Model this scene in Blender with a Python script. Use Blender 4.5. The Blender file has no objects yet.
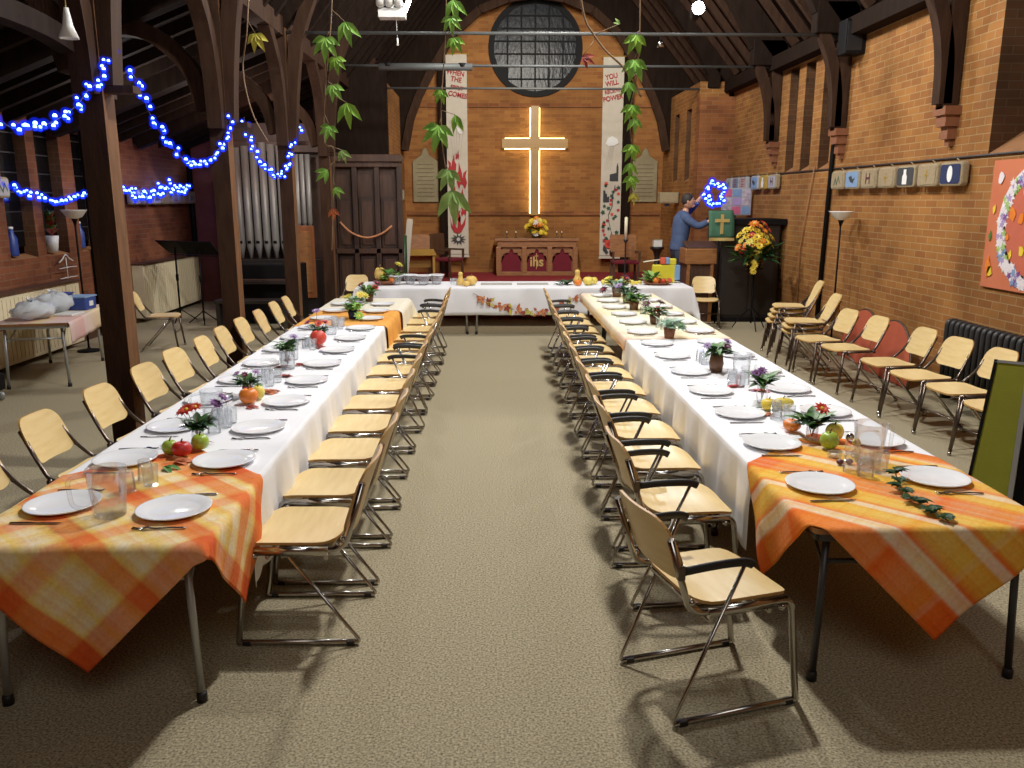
import bpy, math, random
from mathutils import Vector, Matrix
random.seed(7)
R = math.radians
PI = math.pi
scene = bpy.context.scene
COL = scene.collection

# ------------------------------------------------------------------ materials
def lin(c):
    return tuple(((v/255)/12.92 if v/255 <= .04045 else ((v/255+.055)/1.055)**2.4) for v in c) + (1,)

def nodes(name):
    m = bpy.data.materials.new(name); m.use_nodes = True
    nt = m.node_tree
    return m, nt, nt.nodes['Principled BSDF']

def simple(name, col, rough=.5, metal=0, var=0, scale=12, bump=0, bscale=80, col2=None, coat=0, stretch=None, spec=None):
    m, nt, b = nodes(name)
    c = lin(col)
    b.inputs['Base Color'].default_value = c
    b.inputs['Roughness'].default_value = rough
    b.inputs['Metallic'].default_value = metal
    if spec is not None: b.inputs['Specular IOR Level'].default_value = spec
    if coat: b.inputs['Coat Weight'].default_value = coat
    co = nt.nodes.new('ShaderNodeTexCoord')
    vec = co.outputs['Object']
    if stretch:
        mp = nt.nodes.new('ShaderNodeMapping'); mp.inputs['Scale'].default_value = stretch
        nt.links.new(vec, mp.inputs['Vector']); vec = mp.outputs['Vector']
    if var or col2:
        n = nt.nodes.new('ShaderNodeTexNoise'); n.inputs['Scale'].default_value = scale; n.inputs['Detail'].default_value = 5
        nt.links.new(vec, n.inputs['Vector'])
        r = nt.nodes.new('ShaderNodeValToRGB')
        r.color_ramp.elements[0].position = .3; r.color_ramp.elements[1].position = .7
        d = lin(col2) if col2 else tuple(x*(1-var) for x in c[:3])+(1,)
        r.color_ramp.elements[0].color = d; r.color_ramp.elements[1].color = c
        nt.links.new(n.outputs['Fac'], r.inputs['Fac']); nt.links.new(r.outputs['Color'], b.inputs['Base Color'])
    if bump:
        n2 = nt.nodes.new('ShaderNodeTexNoise'); n2.inputs['Scale'].default_value = bscale; n2.inputs['Detail'].default_value = 3
        nt.links.new(vec, n2.inputs['Vector'])
        bp = nt.nodes.new('ShaderNodeBump'); bp.inputs['Strength'].default_value = bump; bp.inputs['Distance'].default_value = .02
        nt.links.new(n2.outputs['Fac'], bp.inputs['Height']); nt.links.new(bp.outputs['Normal'], b.inputs['Normal'])
    return m

def emit(name, col, strength):
    m, nt, b = nodes(name)
    b.inputs['Base Color'].default_value = lin(col)
    b.inputs['Emission Color'].default_value = lin(col)
    b.inputs['Emission Strength'].default_value = strength
    m.cycles.emission_sampling = 'NONE'
    return m

def brick(name, axis, c1, c2, mortar, dark=.6):
    m, nt, b = nodes(name)
    g = nt.nodes.new('ShaderNodeNewGeometry')
    s = nt.nodes.new('ShaderNodeSeparateXYZ'); nt.links.new(g.outputs['Position'], s.inputs[0])
    c = nt.nodes.new('ShaderNodeCombineXYZ')
    if axis == 'xy':
        add = nt.nodes.new('ShaderNodeMath'); add.operation = 'ADD'
        nt.links.new(s.outputs['X'], add.inputs[0]); nt.links.new(s.outputs['Y'], add.inputs[1])
        nt.links.new(add.outputs[0], c.inputs['X'])
    else:
        nt.links.new(s.outputs[axis.upper()], c.inputs['X'])
    nt.links.new(s.outputs['Z'], c.inputs['Y'])
    t = nt.nodes.new('ShaderNodeTexBrick')
    t.inputs['Scale'].default_value = 1; t.inputs['Brick Width'].default_value = .25; t.inputs['Row Height'].default_value = .082
    t.inputs['Mortar Size'].default_value = .0055; t.inputs['Mortar Smooth'].default_value = .3; t.inputs['Bias'].default_value = -.1
    t.inputs['Color1'].default_value = lin(c1); t.inputs['Color2'].default_value = lin(c2); t.inputs['Mortar'].default_value = lin(mortar)
    nt.links.new(c.outputs[0], t.inputs['Vector'])
    n = nt.nodes.new('ShaderNodeTexNoise'); n.inputs['Scale'].default_value = 1.3; n.inputs['Detail'].default_value = 6
    nt.links.new(g.outputs['Position'], n.inputs['Vector'])
    r = nt.nodes.new('ShaderNodeMapRange'); r.inputs['From Min'].default_value = .35; r.inputs['From Max'].default_value = .68
    r.inputs['To Min'].default_value = dark; r.inputs['To Max'].default_value = 1.12
    nt.links.new(n.outputs['Fac'], r.inputs['Value'])
    mx = nt.nodes.new('ShaderNodeMix'); mx.data_type = 'RGBA'; mx.blend_type = 'MULTIPLY'; mx.inputs['Factor'].default_value = 1
    nt.links.new(t.outputs['Color'], mx.inputs['A']); nt.links.new(r.outputs[0], mx.inputs['B'])
    nt.links.new(mx.outputs['Result'], b.inputs['Base Color'])
    b.inputs['Roughness'].default_value = .85; b.inputs['Specular IOR Level'].default_value = .2
    bp = nt.nodes.new('ShaderNodeBump'); bp.inputs['Strength'].default_value = .35; bp.inputs['Distance'].default_value = .01
    nt.links.new(t.outputs['Fac'], bp.inputs['Height']); bp.invert = True
    nt.links.new(bp.outputs['Normal'], b.inputs['Normal'])
    return m

def ramp_node(nt, stops, fac):
    r = nt.nodes.new('ShaderNodeValToRGB'); cr = r.color_ramp
    while len(cr.elements) > 1: cr.elements.remove(cr.elements[-1])
    cr.elements[0].position = stops[0][0]; cr.elements[0].color = lin(stops[0][1])
    for p, c in stops[1:]:
        e = cr.elements.new(p); e.color = lin(c)
    nt.links.new(fac, r.inputs['Fac'])
    return r.outputs['Color']

def plaid(name, us, vs, f=.5, mul=False, fine=0):
    m, nt, b = nodes(name)
    uv = nt.nodes.new('ShaderNodeUVMap')
    s = nt.nodes.new('ShaderNodeSeparateXYZ'); nt.links.new(uv.outputs[0], s.inputs[0])
    a = ramp_node(nt, us, s.outputs['X']); c = ramp_node(nt, vs, s.outputs['Y'])
    mx = nt.nodes.new('ShaderNodeMix'); mx.data_type = 'RGBA'; mx.inputs['Factor'].default_value = f
    if mul: mx.blend_type = 'MULTIPLY'
    nt.links.new(a, mx.inputs['A']); nt.links.new(c, mx.inputs['B'])
    if fine:
        outs = mx.outputs['Result']
        for ax, k in (('X', fine), ('Y', fine*.8)):
            mu = nt.nodes.new('ShaderNodeMath'); mu.operation = 'MULTIPLY'; mu.inputs[1].default_value = k; nt.links.new(s.outputs[ax], mu.inputs[0])
            fr = nt.nodes.new('ShaderNodeMath'); fr.operation = 'FRACT'; nt.links.new(mu.outputs[0], fr.inputs[0])
            rc = ramp_node(nt, [(0, (255, 250, 240)), (.3, (255, 236, 190)), (.5, (250, 216, 180)), (.62, (255, 250, 240)), (.8, (255, 238, 220)), (1, (255, 250, 240))], fr.outputs[0])
            mz = nt.nodes.new('ShaderNodeMix'); mz.data_type = 'RGBA'; mz.blend_type = 'MULTIPLY'; mz.inputs['Factor'].default_value = .7 if ax == 'X' else .45
            nt.links.new(outs, mz.inputs['A']); nt.links.new(rc, mz.inputs['B']); outs = mz.outputs['Result']
        mx = mz
    n = nt.nodes.new('ShaderNodeTexNoise'); n.inputs['Scale'].default_value = 90; n.inputs['Detail'].default_value = 2
    nt.links.new(uv.outputs[0], n.inputs['Vector'])
    mr = nt.nodes.new('ShaderNodeMapRange'); mr.inputs['To Min'].default_value = .8; mr.inputs['To Max'].default_value = 1.14
    nt.links.new(n.outputs['Fac'], mr.inputs['Value'])
    m2 = nt.nodes.new('ShaderNodeMix'); m2.data_type = 'RGBA'; m2.blend_type = 'MULTIPLY'; m2.inputs['Factor'].default_value = 1
    nt.links.new(mx.outputs['Result'], m2.inputs['A']); nt.links.new(mr.outputs[0], m2.inputs['B'])
    nt.links.new(m2.outputs['Result'], b.inputs['Base Color'])
    b.inputs['Roughness'].default_value = .9; b.inputs['Specular IOR Level'].default_value = .1
    bp = nt.nodes.new('ShaderNodeBump'); bp.inputs['Strength'].default_value = .15; bp.inputs['Distance'].default_value = .01
    nt.links.new(n.outputs['Fac'], bp.inputs['Height']); nt.links.new(bp.outputs['Normal'], b.inputs['Normal'])
    return m

def glassy(name, col=(252, 253, 254), gloss=.42, body=.07):
    m = bpy.data.materials.new(name); m.use_nodes = True; nt = m.node_tree; nt.nodes.clear()
    o = nt.nodes.new('ShaderNodeOutputMaterial')
    t = nt.nodes.new('ShaderNodeBsdfTransparent'); t.inputs[0].default_value = lin(col)
    g = nt.nodes.new('ShaderNodeBsdfGlossy'); g.inputs['Roughness'].default_value = .04
    d = nt.nodes.new('ShaderNodeBsdfDiffuse'); d.inputs[0].default_value = lin((225, 230, 235))
    f = nt.nodes.new('ShaderNodeLayerWeight'); f.inputs['Blend'].default_value = .22
    mu = nt.nodes.new('ShaderNodeMath'); mu.operation = 'MULTIPLY'; mu.inputs[1].default_value = gloss
    nt.links.new(f.outputs['Fresnel'], mu.inputs[0])
    m1 = nt.nodes.new('ShaderNodeMixShader'); m1.inputs[0].default_value = body
    nt.links.new(t.outputs[0], m1.inputs[1]); nt.links.new(d.outputs[0], m1.inputs[2])
    m2 = nt.nodes.new('ShaderNodeMixShader')
    nt.links.new(mu.outputs[0], m2.inputs[0]); nt.links.new(m1.outputs[0], m2.inputs[1]); nt.links.new(g.outputs[0], m2.inputs[2])
    nt.links.new(m2.outputs[0], o.inputs[0])
    return m

M = {}
M['brick_right'] = brick('brick_right', 'xy', (158, 105, 52), (136, 84, 43), (164, 132, 88), .66)
M['brick_left'] = brick('brick_left', 'xy', (128, 74, 48), (104, 58, 40), (122, 90, 68))
M['brick_back'] = brick('brick_back', 'x', (160, 105, 54), (136, 82, 43), (150, 110, 66), .7)
M['brick_pier'] = brick('brick_pier', 'xy', (150, 92, 50), (122, 70, 42), (140, 104, 72))
M['brick_reveal_shaded'] = brick('brick_reveal_shaded', 'xy', (92, 60, 36), (78, 50, 31), (96, 72, 50))  # wall brick darkened: shade of the window recesses painted into the colour
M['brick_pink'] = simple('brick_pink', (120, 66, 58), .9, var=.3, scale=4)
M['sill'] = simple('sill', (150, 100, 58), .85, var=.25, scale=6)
M['carpet'] = simple('carpet', (186, 173, 140), .95, col2=(92, 81, 58), scale=95, bump=.06, bscale=120)
M['step_carpet'] = simple('step_carpet', (196, 178, 146), .95, var=.3, scale=60, bump=.3)
M['red_carpet'] = simple('red_carpet', (142, 16, 30), .95, var=.25, scale=30)
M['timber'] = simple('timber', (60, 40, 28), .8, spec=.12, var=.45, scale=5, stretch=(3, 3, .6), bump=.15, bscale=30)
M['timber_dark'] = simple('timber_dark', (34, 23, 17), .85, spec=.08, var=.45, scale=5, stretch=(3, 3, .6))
M['timber_lit'] = simple('timber_lit', (112, 76, 48), .8, spec=.15, var=.4, scale=5, stretch=(3, 3, .6), bump=.15, bscale=30)  # lighter copy of the timber: light on the pillars' nave face painted in
M['roof_board'] = simple('roof_board', (34, 23, 17), .9, spec=.05, var=.4, scale=4)
M['black'] = simple('black', (16, 15, 16), .6, var=.2, spec=.12)
M['black_wood'] = simple('black_wood', (30, 22, 18), .5, var=.3, scale=6, stretch=(4, 4, .5))
M['iron'] = simple('iron', (70, 70, 72), .45, .6, var=.1)
M['steel_bar'] = simple('steel_bar', (84, 86, 84), .6, .3, var=.1)
M['window_dark'] = simple('window_dark', (12, 14, 18), .15, var=.2)
M['ply'] = simple('ply', (234, 206, 146), .36, col2=(222, 190, 126), scale=5, stretch=(1, 6, 6))
M['ply_edge'] = simple('ply_edge', (196, 146, 78), .5, var=.1)
M['chrome'] = simple('chrome', (176, 172, 166), .18, 1, var=.05)
M['chrome_dark'] = simple('chrome_dark', (96, 84, 76), .28, .9, var=.1)
M['rubber'] = simple('rubber', (20, 19, 20), .55, var=.1)
M['white_plastic'] = simple('white_plastic', (225, 225, 222), .4, var=.05)
M['cloth_white'] = simple('cloth_white', (240, 240, 244), .85, var=.05, scale=3, bump=.12, bscale=9)
M['cloth_cream'] = simple('cloth_cream', (236, 228, 206), .85, var=.05, scale=4, bump=.12, bscale=9)
M['cloth_orange'] = simple('cloth_orange', (240, 172, 70), .85, col2=(228, 150, 60), scale=8, bump=.15, bscale=12)
OR, ORD, YE, WH, CR, PK = (236, 112, 46), (206, 78, 32), (238, 196, 84), (240, 226, 206), (238, 214, 160), (230, 160, 120)
us = [(0, OR), (.085, OR), (.10, YE), (.13, YE), (.14, CR), (.2, WH), (.22, YE), (.28, CR), (.30, OR), (.37, OR), (.385, YE), (.42, WH), (.46, YE), (.5, WH),
      (.55, YE), (.59, WH), (.63, OR), (.70, OR), (.715, CR), (.78, WH), (.82, YE), (.9, YE), (.915, OR), (1, OR)]
O2, O3, Y2, W2, C2 = (242, 168, 118), (232, 140, 94), (246, 226, 150), (248, 242, 230), (246, 234, 200)
us = [(0, O3), (.075, O3), (.085, Y2), (.10, W2), (.15, C2), (.16, Y2), (.19, W2), (.25, C2), (.27, Y2), (.285, O2), (.345, O2), (.36, Y2), (.39, W2), (.44, C2), (.46, Y2), (.49, W2),
      (.53, C2), (.545, O2), (.61, O3), (.63, Y2), (.66, W2), (.72, Y2), (.75, W2), (.79, C2), (.81, O2), (.865, O2), (.875, W2), (.91, Y2), (.925, O3), (1, O3)]
M['plaid_left'] = plaid('plaid_left', us, us, .78, True, 13)
ur = [(0, OR), (.1, OR), (.11, WH), (.155, WH), (.165, OR), (.20, YE), (.265, YE), (.275, WH), (.30, WH), (.31, OR), (.33, YE), (.40, YE), (.42, OR), (.45, PK), (.47, OR), (.5, PK),
      (.53, OR), (.57, YE), (.62, YE), (.63, WH), (.67, WH), (.68, OR), (.72, YE), (.78, YE), (.79, WH), (.83, WH), (.84, OR), (.88, YE), (.9, WH), (.93, OR), (1, ORD)]
vr = [(0, ORD), (.09, OR), (.1, WH), (.13, YE), (.25, CR), (.34, OR), (.36, CR), (.6, YE), (.68, OR), (.7, CR), (.9, YE), (.92, OR), (1, ORD)]
M['plaid_right'] = plaid('plaid_right', ur, vr, .24, False, 17)
yl = [(0, (236, 170, 140)), (.06, (242, 226, 204)), (.1, (240, 196, 170)), (.14, (244, 236, 204)), (.38, (246, 242, 226)), (.46, (244, 230, 176)), (.54, (244, 230, 176)), (.62, (246, 242, 226)), (.9, (244, 234, 196)), (1, (240, 206, 176))]
M['plaid_yellow'] = plaid('plaid_yellow', yl, yl, .5)
M['plaid_pale'] = plaid('plaid_pale', [(0, (200, 120, 110)), (.05, (220, 190, 180)), (.3, (216, 200, 176)), (.35, (210, 150, 140)), (.5, (222, 206, 120)), (.6, (216, 200, 190)), (1, (220, 180, 176))],
                       [(0, (214, 190, 180)), (.3, (210, 140, 130)), (.34, (216, 200, 190)), (.7, (222, 206, 130)), (1, (214, 180, 176))], .5)
M['china'] = simple('china', (244, 245, 248), .12, var=.02)
M['cutlery'] = simple('cutlery', (150, 148, 146), .25, 1, var=.05)
M['glass'] = glassy('glass')
M['water'] = glassy('water', (225, 232, 235), .6, .05)
M['leaf'] = simple('leaf', (88, 140, 56), .5, col2=(46, 88, 34), scale=18)
M['vine_green'] = simple('vine_green', (150, 204, 84), .5, col2=(116, 178, 64), scale=14)
M['leaf_dark'] = simple('leaf_dark', (36, 78, 34), .45, col2=(24, 54, 26), scale=18)
M['leaf_bright'] = simple('leaf_bright', (150, 196, 62), .5, col2=(112, 170, 52), scale=14)
M['leaf_pale'] = simple('leaf_pale', (160, 196, 110), .5, col2=(130, 170, 84), scale=14)
M['leaf_blue'] = simple('leaf_blue', (150, 186, 160), .55, var=.2, scale=18)
M['leaf_red'] = simple('leaf_red', (168, 62, 44), .55, col2=(120, 40, 36), scale=18)
M['leaf_orange'] = simple('leaf_orange', (206, 108, 50), .6, col2=(160, 76, 44), scale=18)
M['leaf_yellow'] = simple('leaf_yellow', (206, 196, 70), .55, var=.2, scale=18)
M['stalk'] = simple('stalk', (120, 96, 60), .7, var=.2)
M['twig'] = simple('twig', (140, 108, 76), .7, var=.3)
M['red'] = simple('red', (204, 44, 40), .4, var=.15)
M['scarlet'] = simple('scarlet', (222, 70, 48), .5, var=.2)
M['pink'] = simple('pink', (206, 96, 130), .5, var=.2)
M['purple'] = simple('purple', (126, 70, 140), .5, var=.25)
M['lilac'] = simple('lilac', (170, 146, 196), .5, var=.15)
M['plum'] = simple('plum', (92, 34, 50), .5, var=.25)
M['orange'] = simple('orange', (234, 126, 38), .4, var=.12)
M['yellow'] = simple('yellow', (240, 206, 56), .45, var=.12)
M['lemon'] = simple('lemon', (236, 216, 96), .45, var=.1)
M['gourd'] = simple('gourd', (232, 196, 104), .5, col2=(214, 170, 84), scale=14)
M['apple'] = simple('apple', (140, 178, 48), .3, col2=(164, 186, 70), scale=10)
M['brown_pot'] = simple('brown_pot', (110, 72, 48), .5, var=.2)
M['terracotta'] = simple('terracotta', (128, 76, 46), .7, var=.15)
M['oak'] = simple('oak', (158, 104, 56), .45, col2=(124, 78, 42), scale=6, stretch=(1, 1, 5))
M['oak_dark'] = simple('oak_dark', (84, 54, 36), .5, col2=(58, 38, 28), scale=5, stretch=(4, 4, .6))
M['panel_dark'] = simple('panel_dark', (70, 45, 32), .5, col2=(46, 30, 23), scale=5, stretch=(4, 4, .6))
M['panel_orange'] = simple('panel_orange', (146, 84, 42), .45, var=.2, stretch=(4, 4, .6))
M['velvet_red'] = simple('velvet_red', (110, 14, 34), .9, var=.2)
M['gold'] = simple('gold', (214, 184, 110), .4, .4, var=.1)
M['cross_wood'] = simple('cross_wood', (176, 132, 52), .45, var=.12, stretch=(3, 3, .6))
M['led'] = emit('led', (255, 240, 160), 7)
M['banner'] = simple('banner', (206, 196, 178), .9, var=.08, scale=8, bump=.08, bscale=14)
M['ink_red'] = simple('ink_red', (176, 40, 44), .8, var=.1)
M['ink_dark'] = simple('ink_dark', (52, 54, 58), .8, var=.1)
M['ink_green'] = simple('ink_green', (48, 84, 66), .8, var=.15)
M['ink_grey'] = simple('ink_grey', (176, 172, 162), .8, var=.1)
M['ink_white'] = simple('ink_white', (236, 236, 232), .8, var=.05)
M['hessian'] = simple('hessian', (166, 148, 116), .95, col2=(140, 122, 92), scale=60, bump=.4, bscale=120)
M['navy'] = simple('navy', (28, 40, 82), .9, var=.15)
M['kneel_gold'] = simple('kneel_gold', (176, 142, 60), .9, var=.15)
M['kneel_grey'] = simple('kneel_grey', (170, 168, 172), .9, var=.15)
M['kneel_blue'] = simple('kneel_blue', (120, 150, 190), .9, var=.15)
M['poster'] = simple('poster', (192, 100, 62), .8, col2=(200, 110, 72), scale=3)
M['poster_inner'] = simple('poster_inner', (192, 92, 66), .8, var=.08)
M['green_felt'] = simple('green_felt', (132, 132, 30), .95, var=.1, scale=6, bump=.1)
M['alu'] = simple('alu', (168, 170, 168), .4, .6, var=.06)
M['red_board'] = simple('red_board', (184, 86, 56), .7, col2=(168, 72, 48), scale=5)
M['radiator_black'] = simple('radiator_black', (40, 40, 40), .5, var=.15)
M['cream_panel'] = simple('cream_panel', (222, 208, 172), .7, var=.12, scale=3)
M['bag'] = glassy('bag', (230, 232, 240), .35, .62)
M['blue_plastic'] = simple('blue_plastic', (44, 66, 140), .4, var=.1)
M['lamp_glass'] = simple('lamp_glass', (246, 246, 242), .35, var=.04)
M['bulb_core'] = emit('bulb_core', (120, 165, 255), 14)
M['bulb_blue'] = emit('bulb_blue', (16, 40, 255), 3.2)
M['cable'] = simple('cable', (24, 26, 40), .6, var=.1)
M['spot_glow'] = emit('spot_glow', (250, 250, 255), 30)
M['organ_pipe'] = simple('organ_pipe', (150, 148, 142), .4, .25, var=.2, scale=6, stretch=(4, 4, .3))
M['stone'] = simple('stone', (150, 138, 104), .8, col2=(134, 122, 92), scale=9)
M['stone_line'] = simple('stone_line', (116, 104, 76), .85, var=.1)
M['lead_glass'] = simple('lead_glass', (12, 14, 17), .3, spec=.16, col2=(26, 28, 34), scale=5, bump=.35, bscale=9, stretch=(2, 1, .7))
M['skin'] = simple('skin', (206, 150, 122), .55, var=.08)
M['hair'] = simple('hair', (44, 34, 30), .7, var=.2, scale=40)
M['denim_shirt'] = simple('denim_shirt', (70, 88, 124), .85, col2=(58, 74, 108), scale=14)
M['trouser'] = simple('trouser', (34, 38, 52), .85, var=.15, scale=10)
M['shoe'] = simple('shoe', (26, 22, 22), .5, var=.1)
M['pulpit_green'] = simple('pulpit_green', (56, 100, 76), .85, var=.12, scale=9)
M['candle'] = simple('candle', (236, 226, 196), .5, var=.04)
M['card_yellow'] = simple('card_yellow', (222, 210, 44), .6, var=.06)
M['card_red'] = simple('card_red', (222, 92, 62), .6, var=.06)
M['card_blue'] = simple('card_blue', (120, 160, 206), .6, var=.06)
M['photo_paper'] = simple('photo_paper', (150, 128, 140), .5, col2=(200, 190, 200), scale=14)
M['blossom_white'] = simple('blossom_white', (232, 222, 226), .6, var=.08)
M['garland'] = simple('garland', (226, 150, 100), .8, var=.3, scale=20)

# ------------------------------------------------------------------ mesh builder
class MB:
    def __init__(s): s.v = []; s.f = []; s.m = []; s.s = []; s.uv = {}
    def add(s, vs, fs, mat=0, smooth=False, T=None, uv=None):
        o = len(s.v)
        for i, p in enumerate(vs):
            p = Vector(p)
            s.v.append(tuple(T @ p) if T is not None else tuple(p))
            if uv: s.uv[o+i] = uv[i]
        for f in fs: s.f.append(tuple(o+i for i in f)); s.m.append(mat); s.s.append(smooth)
        return s
    def box(s, c, d, mat=0, rot=None, T=None):
        x, y, z = d[0]/2, d[1]/2, d[2]/2
        vs = [(-x,-y,-z),(x,-y,-z),(x,y,-z),(-x,y,-z),(-x,-y,z),(x,-y,z),(x,y,z),(-x,y,z)]
        A = Matrix.Translation(c)
        if rot is not None: A = A @ rot.to_4x4()
        if T is not None: A = T @ A
        return s.add(vs, [(3,2,1,0),(4,5,6,7),(0,1,5,4),(1,2,6,5),(2,3,7,6),(3,0,4,7)], mat, False, A)
    def beam(s, a, b, w, h, mat=0, up=(0,0,1)):
        a, b = Vector(a), Vector(b); d = (b-a); L = d.length; d.normalize()
        u = Vector(up); x = d.cross(u)
        if x.length < 1e-4: x = d.cross(Vector((1,0,0)))
        x.normalize(); z = x.cross(d)
        r = Matrix((x, d, z)).transposed()
        return s.box((a+b)/2, (w, L, h), mat, r)
    def tube(s, pts, r, seg=8, mat=0, radii=None, closed=False, cap=True, flat=None):
        P = [Vector(p) for p in pts]; n = len(P)
        T = []
        for i in range(n):
            if closed: t = P[(i+1) % n]-P[i-1]
            else: t = P[min(i+1, n-1)]-P[max(i-1, 0)]
            T.append(t.normalized())
        nrm = T[0].cross(Vector((0,0,1)))
        if nrm.length < .05: nrm = T[0].cross(Vector((1,0,0)))
        nrm.normalize(); vs = []; fs = []
        for i in range(n):
            nrm = nrm - T[i]*nrm.dot(T[i])
            if nrm.length < 1e-5: nrm = T[i].orthogonal()
            nrm.normalize(); bi = T[i].cross(nrm)
            rr = radii[i] if radii else r
            for k in range(seg):
                a = 2*PI*k/seg
                vs.append(P[i]+nrm*math.cos(a)*rr*(flat[0] if flat else 1)+bi*math.sin(a)*rr*(flat[1] if flat else 1))
        m = n if closed else n-1
        for i in range(m):
            j = (i+1) % n
            for k in range(seg):
                l = (k+1) % seg
                fs.append((i*seg+k, i*seg+l, j*seg+l, j*seg+k))
        s.add(vs, fs, mat, True)
        if cap and not closed:
            o = len(s.v)-len(vs)
            s.f.append(tuple(o+k for k in range(seg))[::-1]); s.m.append(mat); s.s.append(False)
            s.f.append(tuple(o+(n-1)*seg+k for k in range(seg))); s.m.append(mat); s.s.append(False)
        return s
    def lathe(s, prof, seg=20, c=(0,0,0), mat=0, T=None, smooth=True, sx=1, sy=1):
        vs = []; fs = []; n = len(prof)
        for r, z in prof:
            for k in range(seg):
                a = 2*PI*k/seg; vs.append((c[0]+r*math.cos(a)*sx, c[1]+r*math.sin(a)*sy, c[2]+z))
        for i in range(n-1):
            for k in range(seg):
                l = (k+1) % seg
                fs.append((i*seg+k, i*seg+l, (i+1)*seg+l, (i+1)*seg+k))
        s.add(vs, fs, mat, smooth, T)
        o = len(s.v)-len(vs)
        if prof[0][0] > 1e-4: s.f.append(tuple(o+k for k in range(seg))[::-1]); s.m.append(mat); s.s.append(False)
        if prof[-1][0] > 1e-4: s.f.append(tuple(o+(n-1)*seg+k for k in range(seg))); s.m.append(mat); s.s.append(False)
        return s
    def ell(s, c, r, mat=0, seg=14, rings=8, T=None, ribs=0, dimple=0):
        if isinstance(r, (int, float)): r = (r, r, r)
        vs = []; fs = []
        for i in range(rings+1):
            th = PI*i/rings
            for k in range(seg):
                a = 2*PI*k/seg
                q = 1+(ribs*math.cos(a*8) if ribs else 0)
                z = math.cos(th)
                if dimple: z = z*(1-dimple*math.exp(-(math.sin(th)/.35)**2))
                vs.append((c[0]+r[0]*math.sin(th)*math.cos(a)*q, c[1]+r[1]*math.sin(th)*math.sin(a)*q, c[2]+r[2]*z))
        for i in range(rings):
            for k in range(seg):
                l = (k+1) % seg
                fs.append((i*seg+l, i*seg+k, (i+1)*seg+k, (i+1)*seg+l))
        return s.add(vs, fs, mat, True, T)
    def prism(s, poly, h, mat=0, T=None, smooth=False):
        n = len(poly)
        vs = [(x, y, 0) for x, y in poly]+[(x, y, h) for x, y in poly]
        fs = [tuple(range(n))[::-1], tuple(range(n, 2*n))]+[(i, (i+1) % n, n+(i+1) % n, n+i) for i in range(n)]
        return s.add(vs, fs, mat, smooth, T)
    def sheet(s, outline, fn, off, mat=0, edge=1, rings=5):
        """a thin bent panel: a flat outline filled with rings, mapped by fn, given thickness off"""
        n = len(outline); off = Vector(off); vs = []; fs = []
        cx = sum(p[0] for p in outline)/n; cy = sum(p[1] for p in outline)/n
        for k in range(rings):
            t = (k+1)/rings
            for p in outline: vs.append(Vector(fn(cx+(p[0]-cx)*t, cy+(p[1]-cy)*t)))
        vs.append(Vector(fn(cx, cy))); N = len(vs)
        top = []
        for i in range(n):
            top.append((N-1, i, (i+1) % n))
            for k in range(rings-1):
                top.append((k*n+i, (k+1)*n+i, (k+1)*n+(i+1) % n, k*n+(i+1) % n))
        allv = vs+[v+off for v in vs]
        s.add(allv, top+[tuple(N+i for i in f[::-1]) for f in top], mat, True)
        o = len(s.v)-len(allv); b = (rings-1)*n
        ev = [allv[b+i] for i in range(n)]+[allv[N+b+i] for i in range(n)]
        s.add(ev, [(i, n+i, n+(i+1) % n, (i+1) % n) for i in range(n)], edge, False)
        return s
    def grid(s, nu, nv, fn, mat=0, uv=True, smooth=True):
        vs = []; uvs = []
        for j in range(nv+1):
            for i in range(nu+1):
                vs.append(fn(i/nu, j/nv)); uvs.append((i/nu, j/nv))
        fs = [(j*(nu+1)+i, j*(nu+1)+i+1, (j+1)*(nu+1)+i+1, (j+1)*(nu+1)+i) for j in range(nv) for i in range(nu)]
        return s.add(vs, fs, mat, smooth, None, uvs if uv else None)
    def leaf(s, base, d, n, L, W, mat=0, bend=.15, lobes=0):
        base = Vector(base); d = Vector(d).normalized(); n = Vector(n); n = (n-d*n.dot(d))
        n = n.normalized() if n.length > 1e-4 else d.orthogonal().normalized()
        x = d.cross(n)
        ts = [0, .15, .35, .6, .82, 1]; ws = [.04, .55, 1, .8, .38, 0]
        vs = []; fs = []
        for t, w in zip(ts, ws):
            c = base+d*(L*t)-n*(bend*L*t*t)
            vs += [c-x*(W*w/2)+n*(W*w*.16), c, c+x*(W*w/2)+n*(W*w*.16)]
        for i in range(len(ts)-1):
            a = i*3
            fs += [(a, a+1, a+4, a+3), (a+1, a+2, a+5, a+4)]
        return s.add(vs, fs, mat, True)
    def build(s, name, mats, parent=None, bevel=0, loc=None, subsurf=0):
        me = bpy.data.meshes.new(name)
        me.from_pydata([tuple(p) for p in s.v], [], s.f)
        for m in (mats if isinstance(mats, (list, tuple)) else [mats]): me.materials.append(M[m] if isinstance(m, str) else m)
        nm = len(me.materials)
        me.polygons.foreach_set('material_index', [min(i, nm-1) for i in s.m])
        me.polygons.foreach_set('use_smooth', s.s)
        if s.uv:
            l = me.uv_layers.new(name='UVMap')
            for lp in me.loops: l.data[lp.index].uv = s.uv.get(lp.vertex_index, (0, 0))
        me.validate(); me.update()
        o = bpy.data.objects.new(name, me); COL.objects.link(o)
        if parent: o.parent = parent
        if loc: o.location = loc
        if bevel:
            b = o.modifiers.new('soft', 'BEVEL'); b.width = bevel; b.segments = 2; b.limit_method = 'ANGLE'
        if subsurf:
            b = o.modifiers.new('round', 'SUBSURF'); b.levels = subsurf; b.render_levels = subsurf
        return o

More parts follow.
